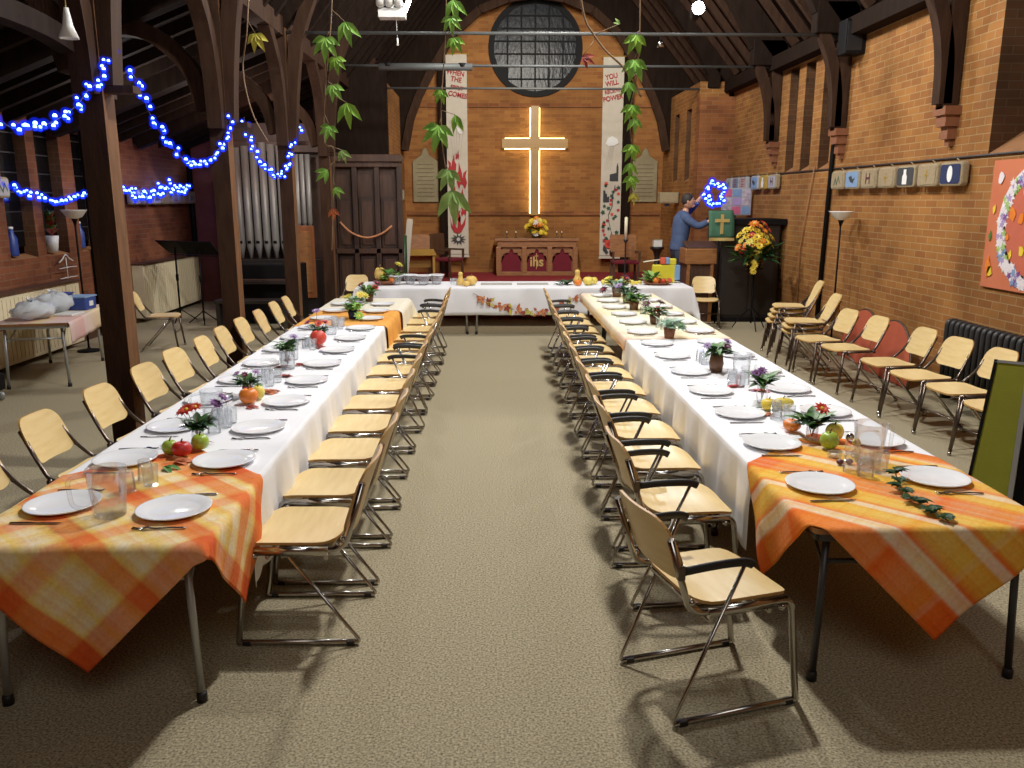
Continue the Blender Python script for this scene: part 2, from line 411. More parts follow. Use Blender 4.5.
def fillet(pts, rad, n=5):
    P = [Vector(p) for p in pts]; out = [P[0]]
    for i in range(1, len(P)-1):
        a, b, c = P[i-1], P[i], P[i+1]
        r = min(rad, (a-b).length*.45, (c-b).length*.45)
        p, q = b+(a-b).normalized()*r, b+(c-b).normalized()*r
        for k in range(n+1):
            t = k/n; out.append(p*(1-t)**2+b*2*t*(1-t)+q*t*t)
    out.append(P[-1]); return out

def rrect(w, h, r, n=5, top=1.0):
    """rounded rectangle outline centred at 0; top scales the width of the upper edge"""
    o = []
    for cx, cy, a0 in ((w/2-r, h/2-r, 0), (-w/2+r, h/2-r, 90), (-w/2+r, -h/2+r, 180), (w/2-r, -h/2+r, 270)):
        for k in range(n+1):
            a = R(a0+90*k/n); x, y = cx+r*math.cos(a), cy+r*math.sin(a)
            f = 1+(top-1)*(y+h/2)/h
            o.append((x*f, y))
    # add points along the straight sides
    out = []
    for i in range(len(o)):
        a, b = o[i], o[(i+1) % len(o)]; out.append(a)
        d = math.hypot(b[0]-a[0], b[1]-a[1])
        if d > .08:
            m = int(d/.05)
            for k in range(1, m): out.append((a[0]+(b[0]-a[0])*k/m, a[1]+(b[1]-a[1])*k/m))
    return out

def circ(r, n=24, cx=0, cy=0): return [(cx+r*math.cos(2*PI*k/n), cy+r*math.sin(2*PI*k/n)) for k in range(n)]

def smooth(pts, n=6):
    P = [Vector(p) for p in pts]; out = []
    for i in range(len(P)-1):
        p0, p1, p2, p3 = P[max(i-1, 0)], P[i], P[i+1], P[min(i+2, len(P)-1)]
        for k in range(n):
            t = k/n
            out.append(.5*((2*p1)+(p2-p0)*t+(2*p0-5*p1+4*p2-p3)*t*t+(3*p1-p0-3*p2+p3)*t**3))
    out.append(P[-1]); return out

# ------------------------------------------------------------------ objects
def setp(o, label=None, cat=None, group=None, kind=None):
    if label: o['label'] = label
    if cat: o['category'] = cat
    if group: o['group'] = group
    if kind: o['kind'] = kind
    return o
def thing(name, label, cat, loc=(0,0,0), rz=0, group=None):
    o = bpy.data.objects.new(name, None); COL.objects.link(o); o.empty_display_size = .1
    o.location = loc; o.rotation_euler = (0, 0, rz)
    return setp(o, label, cat, group)
def holder(name, label=None):
    o = bpy.data.objects.new(name, None); COL.objects.link(o); o.empty_display_size = .1
    return setp(o, label, None, None, 'structure')
def struct(name, mb, mats, parent=None, label=None, bevel=0):
    o = mb.build(name, mats, parent, bevel)
    if not parent: setp(o, label, None, None, 'structure')
    return o
def dup(root, loc, rz=0, label=None, group=None, rot=None, scale=None):
    r = root.copy(); COL.objects.link(r); r.location = loc
    r.rotation_euler = rot if rot else (0, 0, rz)
    if scale: r.scale = scale
    if label: r['label'] = label
    if group: r['group'] = group
    for ch in list(root.children):
        c = ch.copy(); COL.objects.link(c); c.parent = r
        for g in list(ch.children):
            d = g.copy(); COL.objects.link(d); d.parent = c
    return r
def place(flag, root, *a, **k):
    """first call moves the prototype itself, later calls copy it"""
    if not flag.get(root.name):
        flag[root.name] = 1
        root.location = a[0]
        rz = a[1] if len(a) > 1 else k.get('rz', 0)
        root.rotation_euler = k['rot'] if k.get('rot') else (0, 0, rz)
        if k.get('scale'): root.scale = k['scale']
        if k.get('label'): root['label'] = k['label']
        if k.get('group'): root['group'] = k['group']
        return root
    return dup(root, *a, **k)
USED = {}
ORD = ['nearest', 'second', 'third', 'fourth', 'fifth', 'sixth', 'seventh', 'eighth', 'ninth', 'tenth', 'eleventh', 'twelfth', 'thirteenth', 'fourteenth', 'fifteenth', 'sixteenth']

def text(name, s, size, mat, parent, mtx, extrude=.002, align='CENTER'):
    cu = bpy.data.curves.new(name, 'FONT'); cu.body = s; cu.size = size; cu.extrude = extrude; cu.offset = size*.02; cu.align_x = align; cu.align_y = 'CENTER'
    t = bpy.data.objects.new('tmp', cu); COL.objects.link(t)
    dg = bpy.context.evaluated_depsgraph_get()
    me = bpy.data.meshes.new_from_object(t.evaluated_get(dg)); bpy.data.objects.remove(t)
    me.materials.clear(); me.materials.append(M[mat])
    o = bpy.data.objects.new(name, me); COL.objects.link(o); o.parent = parent; o.matrix_local = mtx
    return o
def facing(loc, axis, rz=0):
    """matrix that stands flat xy artwork upright: axis 'y' faces -Y (seen from the nave), 'x' faces -X, 'X' faces +X"""
    A = Matrix.Translation(loc)
    if axis == 'y': B = Matrix.Rotation(R(90), 4, 'X')
    elif axis == 'x': B = Matrix.Rotation(R(-90), 4, 'Z') @ Matrix.Rotation(R(90), 4, 'X')
    else: B = Matrix.Rotation(R(90), 4, 'Z') @ Matrix.Rotation(R(90), 4, 'X')
    return A @ B @ Matrix.Rotation(rz, 4, 'Z')

# ------------------------------------------------------------------ camera
cam = bpy.data.cameras.new('camera'); cam.sensor_width = 36; cam.lens = 830/1024*36; cam.clip_end = 100
co = bpy.data.objects.new('camera', cam); COL.objects.link(co)
co.location = (0, 0, 2.05); co.rotation_euler = (R(77.5), 0, R(-1.5)); scene.camera = co

# ================================================================== THE ROOM
WX, LX, EY = 5.0, -6.05, 21.2           # right wall, left aisle wall, east wall
def wall_x(name, X, Y0, Y1, Z0, Z1, holes, mat, sgn, depth=.42, label=None):
    """wall in a plane X = const with recessed openings; sgn = direction away from the room"""
    mb = MB()
    ys = sorted({Y0, Y1}|{h[0] for h in holes}|{h[1] for h in holes}); zs = sorted({Z0, Z1}|{h[2] for h in holes}|{h[3] for h in holes})
    for a, b in zip(ys, ys[1:]):
        for c, d in zip(zs, zs[1:]):
            if any(h[0] <= a and b <= h[1] and h[2] <= c and d <= h[3] for h in holes): continue
            mb.add([(X, a, c), (X, b, c), (X, b, d), (X, a, d)], [(0, 1, 2, 3)])
    for y0, y1, z0, z1 in holes:
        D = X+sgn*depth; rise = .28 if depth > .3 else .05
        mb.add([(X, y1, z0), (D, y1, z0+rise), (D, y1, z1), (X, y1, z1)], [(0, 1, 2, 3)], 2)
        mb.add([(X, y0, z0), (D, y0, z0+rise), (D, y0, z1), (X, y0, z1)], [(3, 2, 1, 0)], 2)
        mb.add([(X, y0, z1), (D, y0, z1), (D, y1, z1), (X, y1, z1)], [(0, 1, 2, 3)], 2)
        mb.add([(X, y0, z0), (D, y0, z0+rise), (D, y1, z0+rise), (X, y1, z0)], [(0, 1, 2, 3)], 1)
    B = X+sgn*.6
    mb.add([(B, Y0, Z0), (B, Y1, Z0), (B, Y1, Z1), (B, Y0, Z1)], [(0, 1, 2, 3)])
    mb.add([(X, Y0, Z0), (B, Y0, Z0), (B, Y0, Z1), (X, Y0, Z1), (X, Y1, Z0), (B, Y1, Z0), (B, Y1, Z1), (X, Y1, Z1)], [(0, 1, 2, 3), (4, 5, 6, 7), (3, 2, 6, 7)])
    return struct(name, mb, [mat, 'sill', 'brick_reveal_shaded'], label=label)

fl = MB(); fl.box((-.5, 9, -.05), (12.4, 26, .1))
struct('floor', fl, 'carpet', label='beige speckled carpet running up the hall')
st = MB(); st.box((.55, 17.1, .055), (5.1, 8.3, .11), 0)
struct('floor_step', st, 'step_carpet', label='low carpeted step across the front of the hall')
st2 = MB(); st2.box((.425, 17.55, .13), (5.55, 7.38, .26), 0); st2.box((3.525, 17.87, .13), (.65, 6.74, .26), 0); st2.box((4.075, 18.2, .13), (.45, 6.1, .26), 0)
struct('floor_platform', st2, 'red_carpet', label='raised red carpeted floor around the altar')

RH = [(7.85, 8.5, 2.5, 4.15), (6.75, 7.35, 2.5, 4.15), (12.55, 12.95, 2.5, 4.15), (13.3, 13.7, 2.5, 4.15), (14.0, 14.4, 2.5, 4.15)]
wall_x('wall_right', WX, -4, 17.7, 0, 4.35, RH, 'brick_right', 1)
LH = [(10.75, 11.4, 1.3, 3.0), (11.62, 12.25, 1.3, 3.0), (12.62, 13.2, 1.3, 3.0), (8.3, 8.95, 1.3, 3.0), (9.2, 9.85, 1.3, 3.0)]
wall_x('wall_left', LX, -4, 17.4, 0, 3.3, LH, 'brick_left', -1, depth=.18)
CH = [(19.5, 19.95, 2.45, 3.95), (18.35, 18.8, 2.45, 3.95)]
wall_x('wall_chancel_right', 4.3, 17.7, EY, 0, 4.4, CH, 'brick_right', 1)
wall_x('wall_chancel_left', -2.1, 17.5, EY, 0, 4.4, [], 'brick_right', -1)
wb = MB(); wb.box((1.1, EY+.2, 4.5), (13, .4, 9.4))
struct('wall_back', wb, 'brick_back', label='warm brick wall behind the altar')
wp = MB(); wp.box((4.95, 17.75, 2.05), (1.32, .32, 4.1))
struct('wall_pier', wp, 'brick_pier', label='projecting brick pier at the end of the right wall')
wa = MB(); wa.box((-4.3, 17.5, 1.7), (3.5, .3, 3.4))
struct('wall_aisle_end', wa, 'brick_pink', label='pinkish brick wall closing the left aisle')
we = MB(); we.box((-.5, -4.1, 4.2), (12.4, .2, 8.6))
struct('wall_front', we, 'brick_left', label='wall behind the viewer')
for i, (y0, y1, z0, z1) in enumerate(RH+CH):
    X = (WX if i < 5 else 4.3)+.38
    mb = MB(); mb.box((X, (y0+y1)/2, (z0+z1)/2+.1), (.02, y1-y0, z1-z0-.1), 0)
    w = struct(f'window_{i+1}', mb, 'window_dark')
    mb = MB()
    for k in range(6): mb.box((X-.015, (y0+y1)/2, z0+.35+k*.25), (.015, y1-y0, .015))
    mb.box((X-.015, (y0+y1)/2, (z0+z1)/2+.1), (.015, .02, z1-z0-.2))
    struct('window_bars', mb, 'iron', w)
for i, (y0, y1, z0, z1) in enumerate(LH):
    X = LX-.165
    mb = MB(); mb.box((X, (y0+y1)/2, (z0+z1)/2+.1), (.02, y1-y0, z1-z0-.1), 0)
    w = struct(f'window_{i+10}', mb, 'window_dark')
    mb = MB()
    for k in range(6): mb.box((X+.015, (y0+y1)/2, z0+.35+k*.25), (.015, y1-y0, .015))
    struct('window_bars', mb, 'iron', w)

# round window in the east wall
mb = MB(); mb.lathe([(1.13, 0), (1.13, .06), (1.0, .06), (1.0, .02), (0, .02)], 48, T=facing((1.12, EY-.005, 5.62), 'y'), smooth=False)
rw = struct('window_20', mb, 'black', label='round dark leaded window high above the cross')
mb = MB()
T = facing((1.12, EY-.04, 5.62), 'y')
for i in range(6):
    for j in range(7):
        x0 = -1+i/3; y0 = -1+j/3.5; x1 = x0+1/3-.03; y1 = y0+1/3.5-.03
        pts = [(x0, y0), (x1, y0), (x1, y1), (x0, y1)]
        pts = [(x*min(1, 1/max(1e-6, math.hypot(x, y))), y*min(1, 1/max(1e-6, math.hypot(x, y)))) for x, y in pts]
        if math.hypot((x0+x1)/2, (y0+y1)/2) < 1.02: mb.prism(pts, .015, 0, T)
struct('window_panes', mb, 'lead_glass', rw)
mb = MB()
for k in range(1, 6): 
    h = math.sqrt(1-(k/3-1)**2); mb.box((1.12+(k/3-1), EY-.05, 5.62), (.025, .03, 2*h))
for k in range(1, 7):
    h = math.sqrt(1-(k/3.5-1)**2); mb.box((1.12, EY-.055, 5.62+(k/3.5-1)), (2*h, .03, .025))
struct('window_leading', mb, 'black', rw)

# string courses on the east wall
for i, z in enumerate((4.3, 1.72)):
    mb = MB(); mb.box((1.1, EY-.03, z), (6.3, .06, .09)); struct(f'trim_{i+1}', mb, 'brick_pier')
# timber posts against the east wall
for i, x in enumerate((-1.12, 3.36)):
    mb = MB(); mb.box((x, EY-.12, 2.9), (.22, .22, 5.9)); struct(f'trim_{i+3}', mb, 'timber_dark', label='dark timber post against the altar wall')
# great arch in front of the east wall
mb = MB(); inner = [(-2.0, 3.2), (-1.85, 3.9), (-1.65, 4.4), (-1.3, 5.05), (-.8, 5.8), (-.2, 6.3), (.45, 6.55), (1.1, 6.65)]
inner = inner+[(2.2-x, z) for x, z in inner[::-1][1:]]
outer = [(-2.6, 3.2), (-2.6, 4.0), (-2.6, 5.0), (-2.6, 6.2), (-2.6, 7.6), (-1, 8.6), (0, 9.2), (1.1, 9.3)]
outer = outer+[(2.2-x, z) for x, z in outer[::-1][1:]]
inner[-1] = (4.2, 3.2); inner[-2] = (4.05, 3.9)
n = len(inner); Y0, Y1 = EY-.75, EY-.35
vs = [(x, y, z) for y in (Y0, Y1) for (x, z) in inner+outer]
fs = []
for k in range(n-1):
    fs += [(k, k+1, n+k+1, n+k), (2*n+k, 2*n+n+k, 2*n+n+k+1, 2*n+k+1), (k, 2*n+k, 2*n+k+1, k+1)]
mb.add(vs, fs, 0)
struct('trim_arch', mb, 'timber_dark', label='dark timber arch framing the altar wall')
mb = MB()
for k in range(n-1): mb.beam((inner[k][0], Y0-.03, inner[k][1]), (inner[k+1][0], Y0-.03, inner[k+1][1]), .1, .18)
struct('trim_arch_rib', mb, 'timber', label='moulded rib along the edge of the great arch')

# wall plates, cable run
mb = MB(); mb.box((4.9, 6.85, 4.3), (.24, 21.6, .22)); struct('trim_plate_right', mb, 'timber_dark', label='dark timber wall plate along the top of the right wall')
mb = MB(); mb.tube([(4.985, 17.6, 2.5), (4.985, 10, 2.49), (4.985, -3, 2.5)], .012, 6); struct('trim_rail_right', mb, 'iron', label='thin dark rail along the right wall that kneelers hang from')
mb = MB(); mb.tube([(4.96, 12.15, 4.2), (4.96, 12.3, 3.0), (4.96, 12.42, .1)], .035, 10); struct('trim_pipe', mb, 'black', label='dark vertical pipe down the right wall beside the lamp')
mb = MB(); mb.tube([(4.975, 13.0, 2.55), (4.975, 13.35, 1.3), (4.975, 13.3, .1)], .012, 6); struct('trim_conduit', mb, 'sill', label='thin pale conduit on the right wall beyond the pipe')
for i, (x, y) in enumerate(((LX+.05, 12.9), (LX+.06, 17.25))):
    mb = MB(); mb.tube([(x, y, 3.2), (x, y, .05)], .05, 10); struct(f'trim_drain_{i+1}', mb, 'black')

# roof: boards, rafters, purlins
EAVE, RIDGE, RX = 4.42, 9.3, 1.07
mb = MB()
def slope(a, b, y0=-4.2, y1=EY+.4, t=.08):
    (x0, z0), (x1, z1) = a, b
    mb.add([(x0, y0, z0), (x0, y1, z0), (x1, y1, z1), (x1, y0, z1), (x0, y0, z0+t), (x0, y1, z0+t), (x1, y1, z1+t), (x1, y0, z1+t)],
           [(0, 1, 2, 3), (7, 6, 5, 4), (0, 4, 5, 1), (3, 2, 6, 7), (0, 3, 7, 4), (1, 5, 6, 2)])
slope((5.6, EAVE-.35), (RX, RIDGE))
struct('ceiling_right', mb, 'roof_board', label='dark boarded roof slope on the right')
mb = MB(); slope((-2.86, EAVE), (RX, RIDGE)); struct('ceiling_left', mb, 'roof_board', label='dark boarded roof slope on the left')
mb = MB(); slope((-6.5, 2.95), (-2.86, EAVE)); struct('ceiling_aisle', mb, 'roof_board', label='dark sloping roof of the left aisle')
for k in range(34):
    y = 2.2+k*.55
    mb = MB(); mb.beam((5.0, y, EAVE+.12), (RX+.05, y, RIDGE-.12), .09, .12); struct('ceiling_rafter_right', mb, 'timber')
    mb = MB(); mb.beam((-2.86, y, EAVE-.1), (RX-.05, y, RIDGE-.12), .09, .12); struct('ceiling_rafter_left', mb, 'timber_dark')
    if y < 17.3:
        mb = MB(); mb.beam((-6.1, y, 3.03), (-2.95, y, EAVE-.14), .09, .13); struct('ceiling_rafter_aisle', mb, 'timber_dark')

TY = [3.5, 6.35, 9.2, 12.05, 14.85, 17.75]
PX = -2.86
def curve_beam(mb, pts, w, h, mat=0):
    P = smooth(pts, 5)
    n = len(P); vs = []; fs = []
    for i in range(n):
        t = (P[min(i+1, n-1)]-P[max(i-1, 0)]).normalized()
        s = Vector((0, 1, 0)) if abs(t.y) < .5 and abs(t.x) > 1e-3 or abs(t.y) < 1e-3 else Vector((1, 0, 0))
        nn = t.cross(s).normalized()
        for a, b in ((-1, -1), (1, -1), (1, 1), (-1, 1)): vs.append(P[i]+s*(a*w/2)+nn*(b*h/2))
    for i in range(n-1):
        for k in range(4):
            l = (k+1) % 4; fs.append((i*4+k, i*4+l, (i+1)*4+l, (i+1)*4+k))
    fs += [(3, 2, 1, 0), tuple((n-1)*4+k for k in range(4))]
    mb.add(vs, fs, mat)
for i, y in enumerate(TY):
    t = holder('roof_truss', f'dark timber roof truss, {ORD[i]} from the viewer'); 
    # right hand side: corbel, wall post, knee brace, hammer beam, arch brace
    if i < 5 and i > 0:
        mb = MB(); mb.box((4.92, y, 2.98), (.2, .26, .09)); mb.box((4.93, y, 2.88), (.16, .2, .12)); mb.box((4.95, y, 2.76), (.1, .14, .14)); mb.box((4.97, y, 2.66), (.06, .08, .08))
        struct('corbel', mb, 'terracotta', t)
        mb = MB(); mb.box((4.9, y, 3.65), (.16, .15, 1.3)); struct('wall_post', mb, 'timber', t)
        mb = MB(); curve_beam(mb, [(4.84, y, 3.05), (4.82, y, 3.5), (4.74, y, 3.9), (4.58, y, 4.3)], .15, .14); struct('knee_brace', mb, 'timber', t)
    x0 = 5.05 if i < 5 else 4.7
    mb = MB(); mb.box(((x0+4.45)/2, y, 4.48), (x0-4.45, .22, .42)); struct('hammer_beam', mb, 'timber_dark', t, bevel=.02)
    mb = MB(); curve_beam(mb, [(4.55, y, 4.6), (4.15, y, 5.3), (3.3, y, 6.3), (2.3, y, 7.1), (1.07, y, 7.5)], .2, .26); struct('arch_brace', mb, 'timber_dark', t)
    mb = MB(); mb.beam((5.0, y, EAVE-.02), (RX, y, RIDGE-.25), .22, .3); struct('principal_rafter', mb, 'timber_dark', t)
    # left hand side
    mb = MB(); curve_beam(mb, [(PX+.12, y, 2.85), (PX+.17, y, 3.5), (PX+.28, y, 4.2), (PX+.55, y, 4.9)], .17, .16); struct('knee_brace', mb, ['timber'], t)
    mb = MB(); curve_beam(mb, [(PX+.52, y, 4.85), (-1.95, y, 5.6), (-1.25, y, 6.4), (-.3, y, 7.1), (1.07, y, 7.5)], .19, .24); struct('arch_brace', mb, 'timber_dark', t)
    mb = MB(); mb.beam((PX, y, EAVE-.02), (RX, y, RIDGE-.25), .22, .3); struct('principal_rafter', mb, 'timber_dark', t)
    mb = MB(); mb.beam((PX-.1, y, 4.2), (-6.0, y, 3.0), .18, .22); struct('aisle_rafter', mb, 'timber_dark', t)
    mb = MB(); curve_beam(mb, [(PX-.1, y, 2.95), (PX-.25, y, 3.4), (PX-.7, y, 3.75), (PX-1.3, y, 3.75)], .16, .16); struct('aisle_brace', mb, 'timber', t)
    if i > 1:
        mb = MB(); mb.tube([(PX, y, 4.26), (4.9, y, 4.26)], .022, 8); struct('tie_rod', mb, 'steel_bar', t)
    # pillar with longitudinal braces
    if 0 < i < 5:
        p = holder('timber_pillar', f'square dark timber pillar, {ORD[i-1]} of the left arcade')
        mb = MB()
        hx, w = PX+.03, .092
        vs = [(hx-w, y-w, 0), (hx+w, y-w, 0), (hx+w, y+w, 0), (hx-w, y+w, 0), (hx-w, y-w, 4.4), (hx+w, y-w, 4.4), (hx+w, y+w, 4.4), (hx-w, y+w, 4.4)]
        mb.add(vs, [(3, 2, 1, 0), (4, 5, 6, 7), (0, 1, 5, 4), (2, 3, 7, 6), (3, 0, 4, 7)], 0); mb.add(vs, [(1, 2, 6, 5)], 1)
        struct('post', mb, ['timber', 'timber_lit'], p)
        for s in (-1, 1):
            mb = MB(); curve_beam(mb, [(hx, y+s*.11, 2.78), (hx, y+s*.16, 3.3), (hx, y+s*.34, 3.8), (hx, y+s*.8, 4.25)], .15, .15); struct('arcade_brace', mb, 'timber', p)
        mb = MB(); mb.box((hx+.2, y, 2.82), (.2, .14, .05)); struct('bracket', mb, 'timber', p)
mb = MB(); mb.box((PX, 6.8, 4.32), (.22, 21.5, .24)); struct('trim_arcade_plate', mb, 'timber', label='long dark arcade beam above the left pillars')
mb = MB(); curve_beam(mb, [(PX-.05, 2.0, 3.06), (PX-.05, 4.0, 3.14), (PX-.05, 5.6, 3.16), (PX-.05, 6.2, 3.1)], .12, .13); struct('trim_arcade_rail', mb, 'timber_dark', label='lower timber rail running to the first left pillar')

mb = MB(); mb.box((-2.75, 17.35, 2.3), (1.45, .2, 4.6)); struct('trim_boarding', mb, 'timber_dark', label='dark boarding above the carved screen')
# baseboards
mb = MB(); mb.box((4.985, 6.8, .06), (.03, 21.6, .12)); struct('baseboard_right', mb, 'oak_dark')
mb = MB(); mb.box((LX+.015, 6.8, .06), (.03, 21, .12)); struct('baseboard_left', mb, 'oak_dark')

# ================================================================== CHAIRS
def bolt(mb, p, r=.014, mat=0): mb.ell(p, r, mat, 8, 5)
def make_sled(arms):
    t = thing('armchair' if arms else 'dining_chair', 'chair', 'chair')
    hw, HB = .245, .27
    ol = rrect(.46, .46, .11)
    def seat(x, y):
        z = .51-.018*(1-(x/.235)**2)*(1-((y-.02)/.3)**2)
        if y > .12: z -= (y-.12)**2*2.4
        if y < -.14: z += (y+.14)**2*2.0
        return (x, y+.02, z)
    mb = MB(); mb.sheet(ol, seat, (0, 0, -.014)); mb.build('seat', ['ply', 'ply_edge'], t)
    BH = .27 if arms else .35
    bo = rrect(.47, BH, .095, top=.93)
    def back(x, q):
        v = q+BH/2+(.08 if arms else 0)
        return (x, -.235-.1*v/.35-.02*(v/.35)**2-.035*(1-(x/.235)**2)+.02, .52+v)
    mb = MB(); mb.sheet(bo, back, (0, -.013, 0)); mb.build('backrest', ['ply', 'ply_edge'], t)
    for s in (-1, 1):
        x = s*hw
        pts = [(x*.97, -.335, .80), (x*.97, -.245, .51), (x*.97, -.2, .478), (x, .22, .478), (x, .275, .03), (x, .28, .013), (x, -.285, .013)]
        mb = MB(); mb.tube(fillet(pts, .05, 5), .0148, 8)
        end = (x*1.06, -.02, .66) if arms else (x, .02, .445)
        mb.tube(fillet([(x, -.1, .013), (x, -.30, .013), end], .03, 4), .0085, 7)
        mb.tube([(x, -.16, .472), (x, .2, .472)], .02, 8, flat=(.7, 1.15))
        bolt(mb, (x, -.235, .53), .016); bolt(mb, (x, .18, .452), .018)
        mb.build('side_frame', 'chrome', t)
        for yy in (.24, -.25):
            g = MB(); g.box((x, yy, .012), (.03, .04, .024)); g.build('glide', 'rubber', t, bevel=.004)
        if arms:
            mb = MB(); P = smooth([(x*1.0, -.27, .665), (x*1.04, -.2, .675), (x*1.06, -.1, .68), (x*1.06, -.02, .676), (x*1.05, .02, .66)], 3)
            mb.tube(P, .0145, 8, flat=(.65, 1.3)); mb.build('armrest', 'rubber', t)
            mb = MB(); mb.box((x*.98, -.285, .66), (.028, .03, .06)); mb.build('arm_clamp', 'chrome_dark', t, bevel=.005)
    mb = MB(); mb.tube([(-hw, .12, .44), (hw, .12, .44)], .011, 7); mb.tube([(-hw, -.15, .44), (hw, -.15, .44)], .011, 7)
    mb.build('crossbar', 'chrome', t)
    return t
def make_wall_chair():
    t = thing('stacking_chair', 'chair', 'chair'); hw = .235
    ol = rrect(.45, .39, .09)
    def seat(x, y):
        z = .478-.014*(1-(x/.23)**2)
        if y > .14: z -= (y-.14)**2*2.2
        if y < -.14: z += (y+.14)**2*1.5
        return (x, y+.045, z)
    mb = MB(); mb.sheet(ol, seat, (0, 0, -.014)); mb.build('seat', ['ply', 'ply_edge'], t)
    bo = rrect(.405, .265, .08, top=.9)
    def back(x, q):
        v = q+.135
        return (x, -.245-.125*v/.3-.035*(1-(x/.22)**2)+.025, .535+v)
    mb = MB(); mb.sheet(bo, back, (0, -.012, 0)); mb.build('backrest', ['ply', 'ply_edge'], t)
    for s in (-1, 1):
        x = s*hw
        mb = MB(); mb.tube(fillet([(x, .2, .455), (x, -.15, .458), (x*.84, -.235, .56), (x*.72, -.34, .74)], .05, 5), .0125, 8)
        bolt(mb, (x*1.03, .17, .455), .02); bolt(mb, (x*1.03, -.15, .458), .02); bolt(mb, (x*.84, -.235, .56), .013)
        mb.build('side_frame', 'chrome_dark', t)
        mb = MB(); mb.tube([(x, .19, .455), (x*1.08, .245, .015)], .0135, 8); mb.build('front_leg', 'chrome_dark', t)
        mb = MB(); mb.tube([(x, .16, .45), (x*1.08, -.245, .015)], .010, 8); mb.build('rear_leg', 'chrome', t)
        for yy in (.245, -.245):
            g = MB(); g.lathe([(.016, 0), (.018, .012), (.013, .03)], 10, (x*1.08, yy, 0)); g.build('foot', 'chrome', t)
    mb = MB(); mb.tube([(-hw*1.04, .215, .25), (hw*1.04, .215, .25)], .007, 6); mb.tube([(-hw, .17, .45), (hw, .17, .45)], .01, 6)
    mb.build('crossbar', 'chrome_dark', t)
    return t
armchair = make_sled(True); plain = make_sled(False); wallchair = make_wall_chair()

# left row, aisle side (facing -X): rz = +90 turns local +Y to -X
LI = [3.83+.63*i for i in range(13)]
for i, y in enumerate(LI):
    arm = i in (6, 7, 11, 12)
    j = random.uniform(-.015, .015)
    lab = f"{'pale wooden chair with black arms' if arm else 'pale wooden chair without arms'} on chrome runners, {ORD[i]} along aisle side of left table" if i else \
        'nearest pale wooden chair without arms at the left table, full chrome runner showing'
    place(USED, armchair if arm else plain, (-.905+j, y, 0), R(90)+random.uniform(-.03, .03), label=lab, group='chairs along the aisle side of the left table')
RI = [(.93, 3.23, -74), (.99, 4.16, -86), (1.01, 4.87, -88), (1.03, 5.5, -90), (1.03, 6.17, -89), (1.04, 6.8, -91), (1.04, 7.42, -90), (1.06, 8.05, -90), (1.06, 8.72, -88), (1.07, 9.4, -90),
      (1.08, 10.03, -91), (1.09, 10.65, -90), (1.1, 11.27, -90)]
for i, (x, y, a) in enumerate(RI):
    lab = f'pale wooden armchair with black arms, {ORD[i]} along the aisle side of right table' if i else 'nearest pale wooden armchair by the right table, turned slightly toward the viewer'
    place(USED, armchair, (x, y, 0), R(a), label=lab, group='chairs along the aisle side of the right table')
LO = [4.22, 4.92, 5.66, 6.42, 7.1, 7.78, 8.4, 9.04, 9.72, 10.5, 11.1]
for i, y in enumerate(LO):
    place(USED, wallchair, (-2.37+random.uniform(-.02, .02), y-.06, 0), R(-90)+random.uniform(-.05, .05) - (.08 if i < 5 else 0), label=f'pale wooden chair back, {ORD[i]} along the pillar side of left table',
          group='chairs along the pillar side of the left table')
RW = [(4.0, 6.22), (4.02, 6.85), (3.98, 7.43), (3.97, 8.05), (3.9, 8.9), (3.83, 9.5), (3.86, 10.1)]
for i, (x, y) in enumerate(RW):
    place(USED, wallchair, (x+.04, y, 0), R(97)+random.uniform(-.04, .04), label=f"pale wooden chair facing the tables, {ORD[i]} in the row by right wall", group='chairs in the row along the right wall')
# stacked chairs at the far end of that row
for k in range(1, 3):
    place(USED, wallchair, (3.86+.03*k, 10.12, .06*k), R(84), label=f"pale wooden chair {'lowest but one' if k == 1 else 'on top'} in the short stack by right wall", group='short stack of chairs')
for k in range(4):
    place(USED, wallchair, (3.97+.03*k, 11.0+.01*k, .065*k), R(80), label=f"pale wooden chair, {['bottom', 'second', 'third', 'top'][k]} of the tall stack beside the floor lamp", group='tall stack of chairs')
# odd chairs
place(USED, wallchair, (-2.27, 13.95, 0), R(180), label='pale wooden chair behind the left end of the far table', group='single chairs')
place(USED, wallchair, (3.5, 13.5, 0), R(168), label='pale wooden chair facing the viewer, beside the right end of far table', group='single chairs')
place(USED, wallchair, (-4.62, 11.7, 0), R(-80), label='pale wooden chair by itself in the left aisle near the music stand', group='single chairs')

# ================================================================== TABLES
def make_table(L, W, legmat, name, label, z=.727, rz=0, loc=(0, 0, 0)):
    t = thing(name, label, 'table', loc, rz, 'folding tables under the cloths')
    mb = MB(); mb.prism(rrect(W, L, .03), .022, 0, Matrix.Translation((0, 0, z-.022))); mb.build('table_top', 'oak', t)
    mb = MB()
    for s in (-1, 1):
        mb.box((s*(W/2-.03), 0, z-.04), (.03, L-.06, .036)); mb.box((0, s*(L/2-.03), z-.04), (W-.06, .03, .036))
    mb.build('apron', legmat, t)
    for sy in (-1, 1):
        for sx in (-1, 1):
            g = MB(); g.tube([(sx*(W/2-.09), sy*(L/2-.09), z-.03), (sx*(W/2-.065), sy*(L/2-.065), .01)], .0165, 8)
            l = g.build('leg', legmat, t)
            g = MB(); g.lathe([(.022, 0), (.022, .04), (.017, .045)], 10, (sx*(W/2-.065), sy*(L/2-.065), 0)); g.build('foot', 'rubber', l)
        g = MB(); g.tube([(-(W/2-.085), sy*(L/2-.085), .55), (W/2-.085, sy*(L/2-.085), .55)], .011, 7); g.build('crossbar', legmat, t)
        for sx in (-1, 1):
            g = MB(); g.tube([(sx*(W/2-.09), sy*(L/2-.09), .5), (sx*(W/2-.14), sy*(L/2-.48), z-.04)], .008, 6); g.build('strut', legmat, t)
    return t
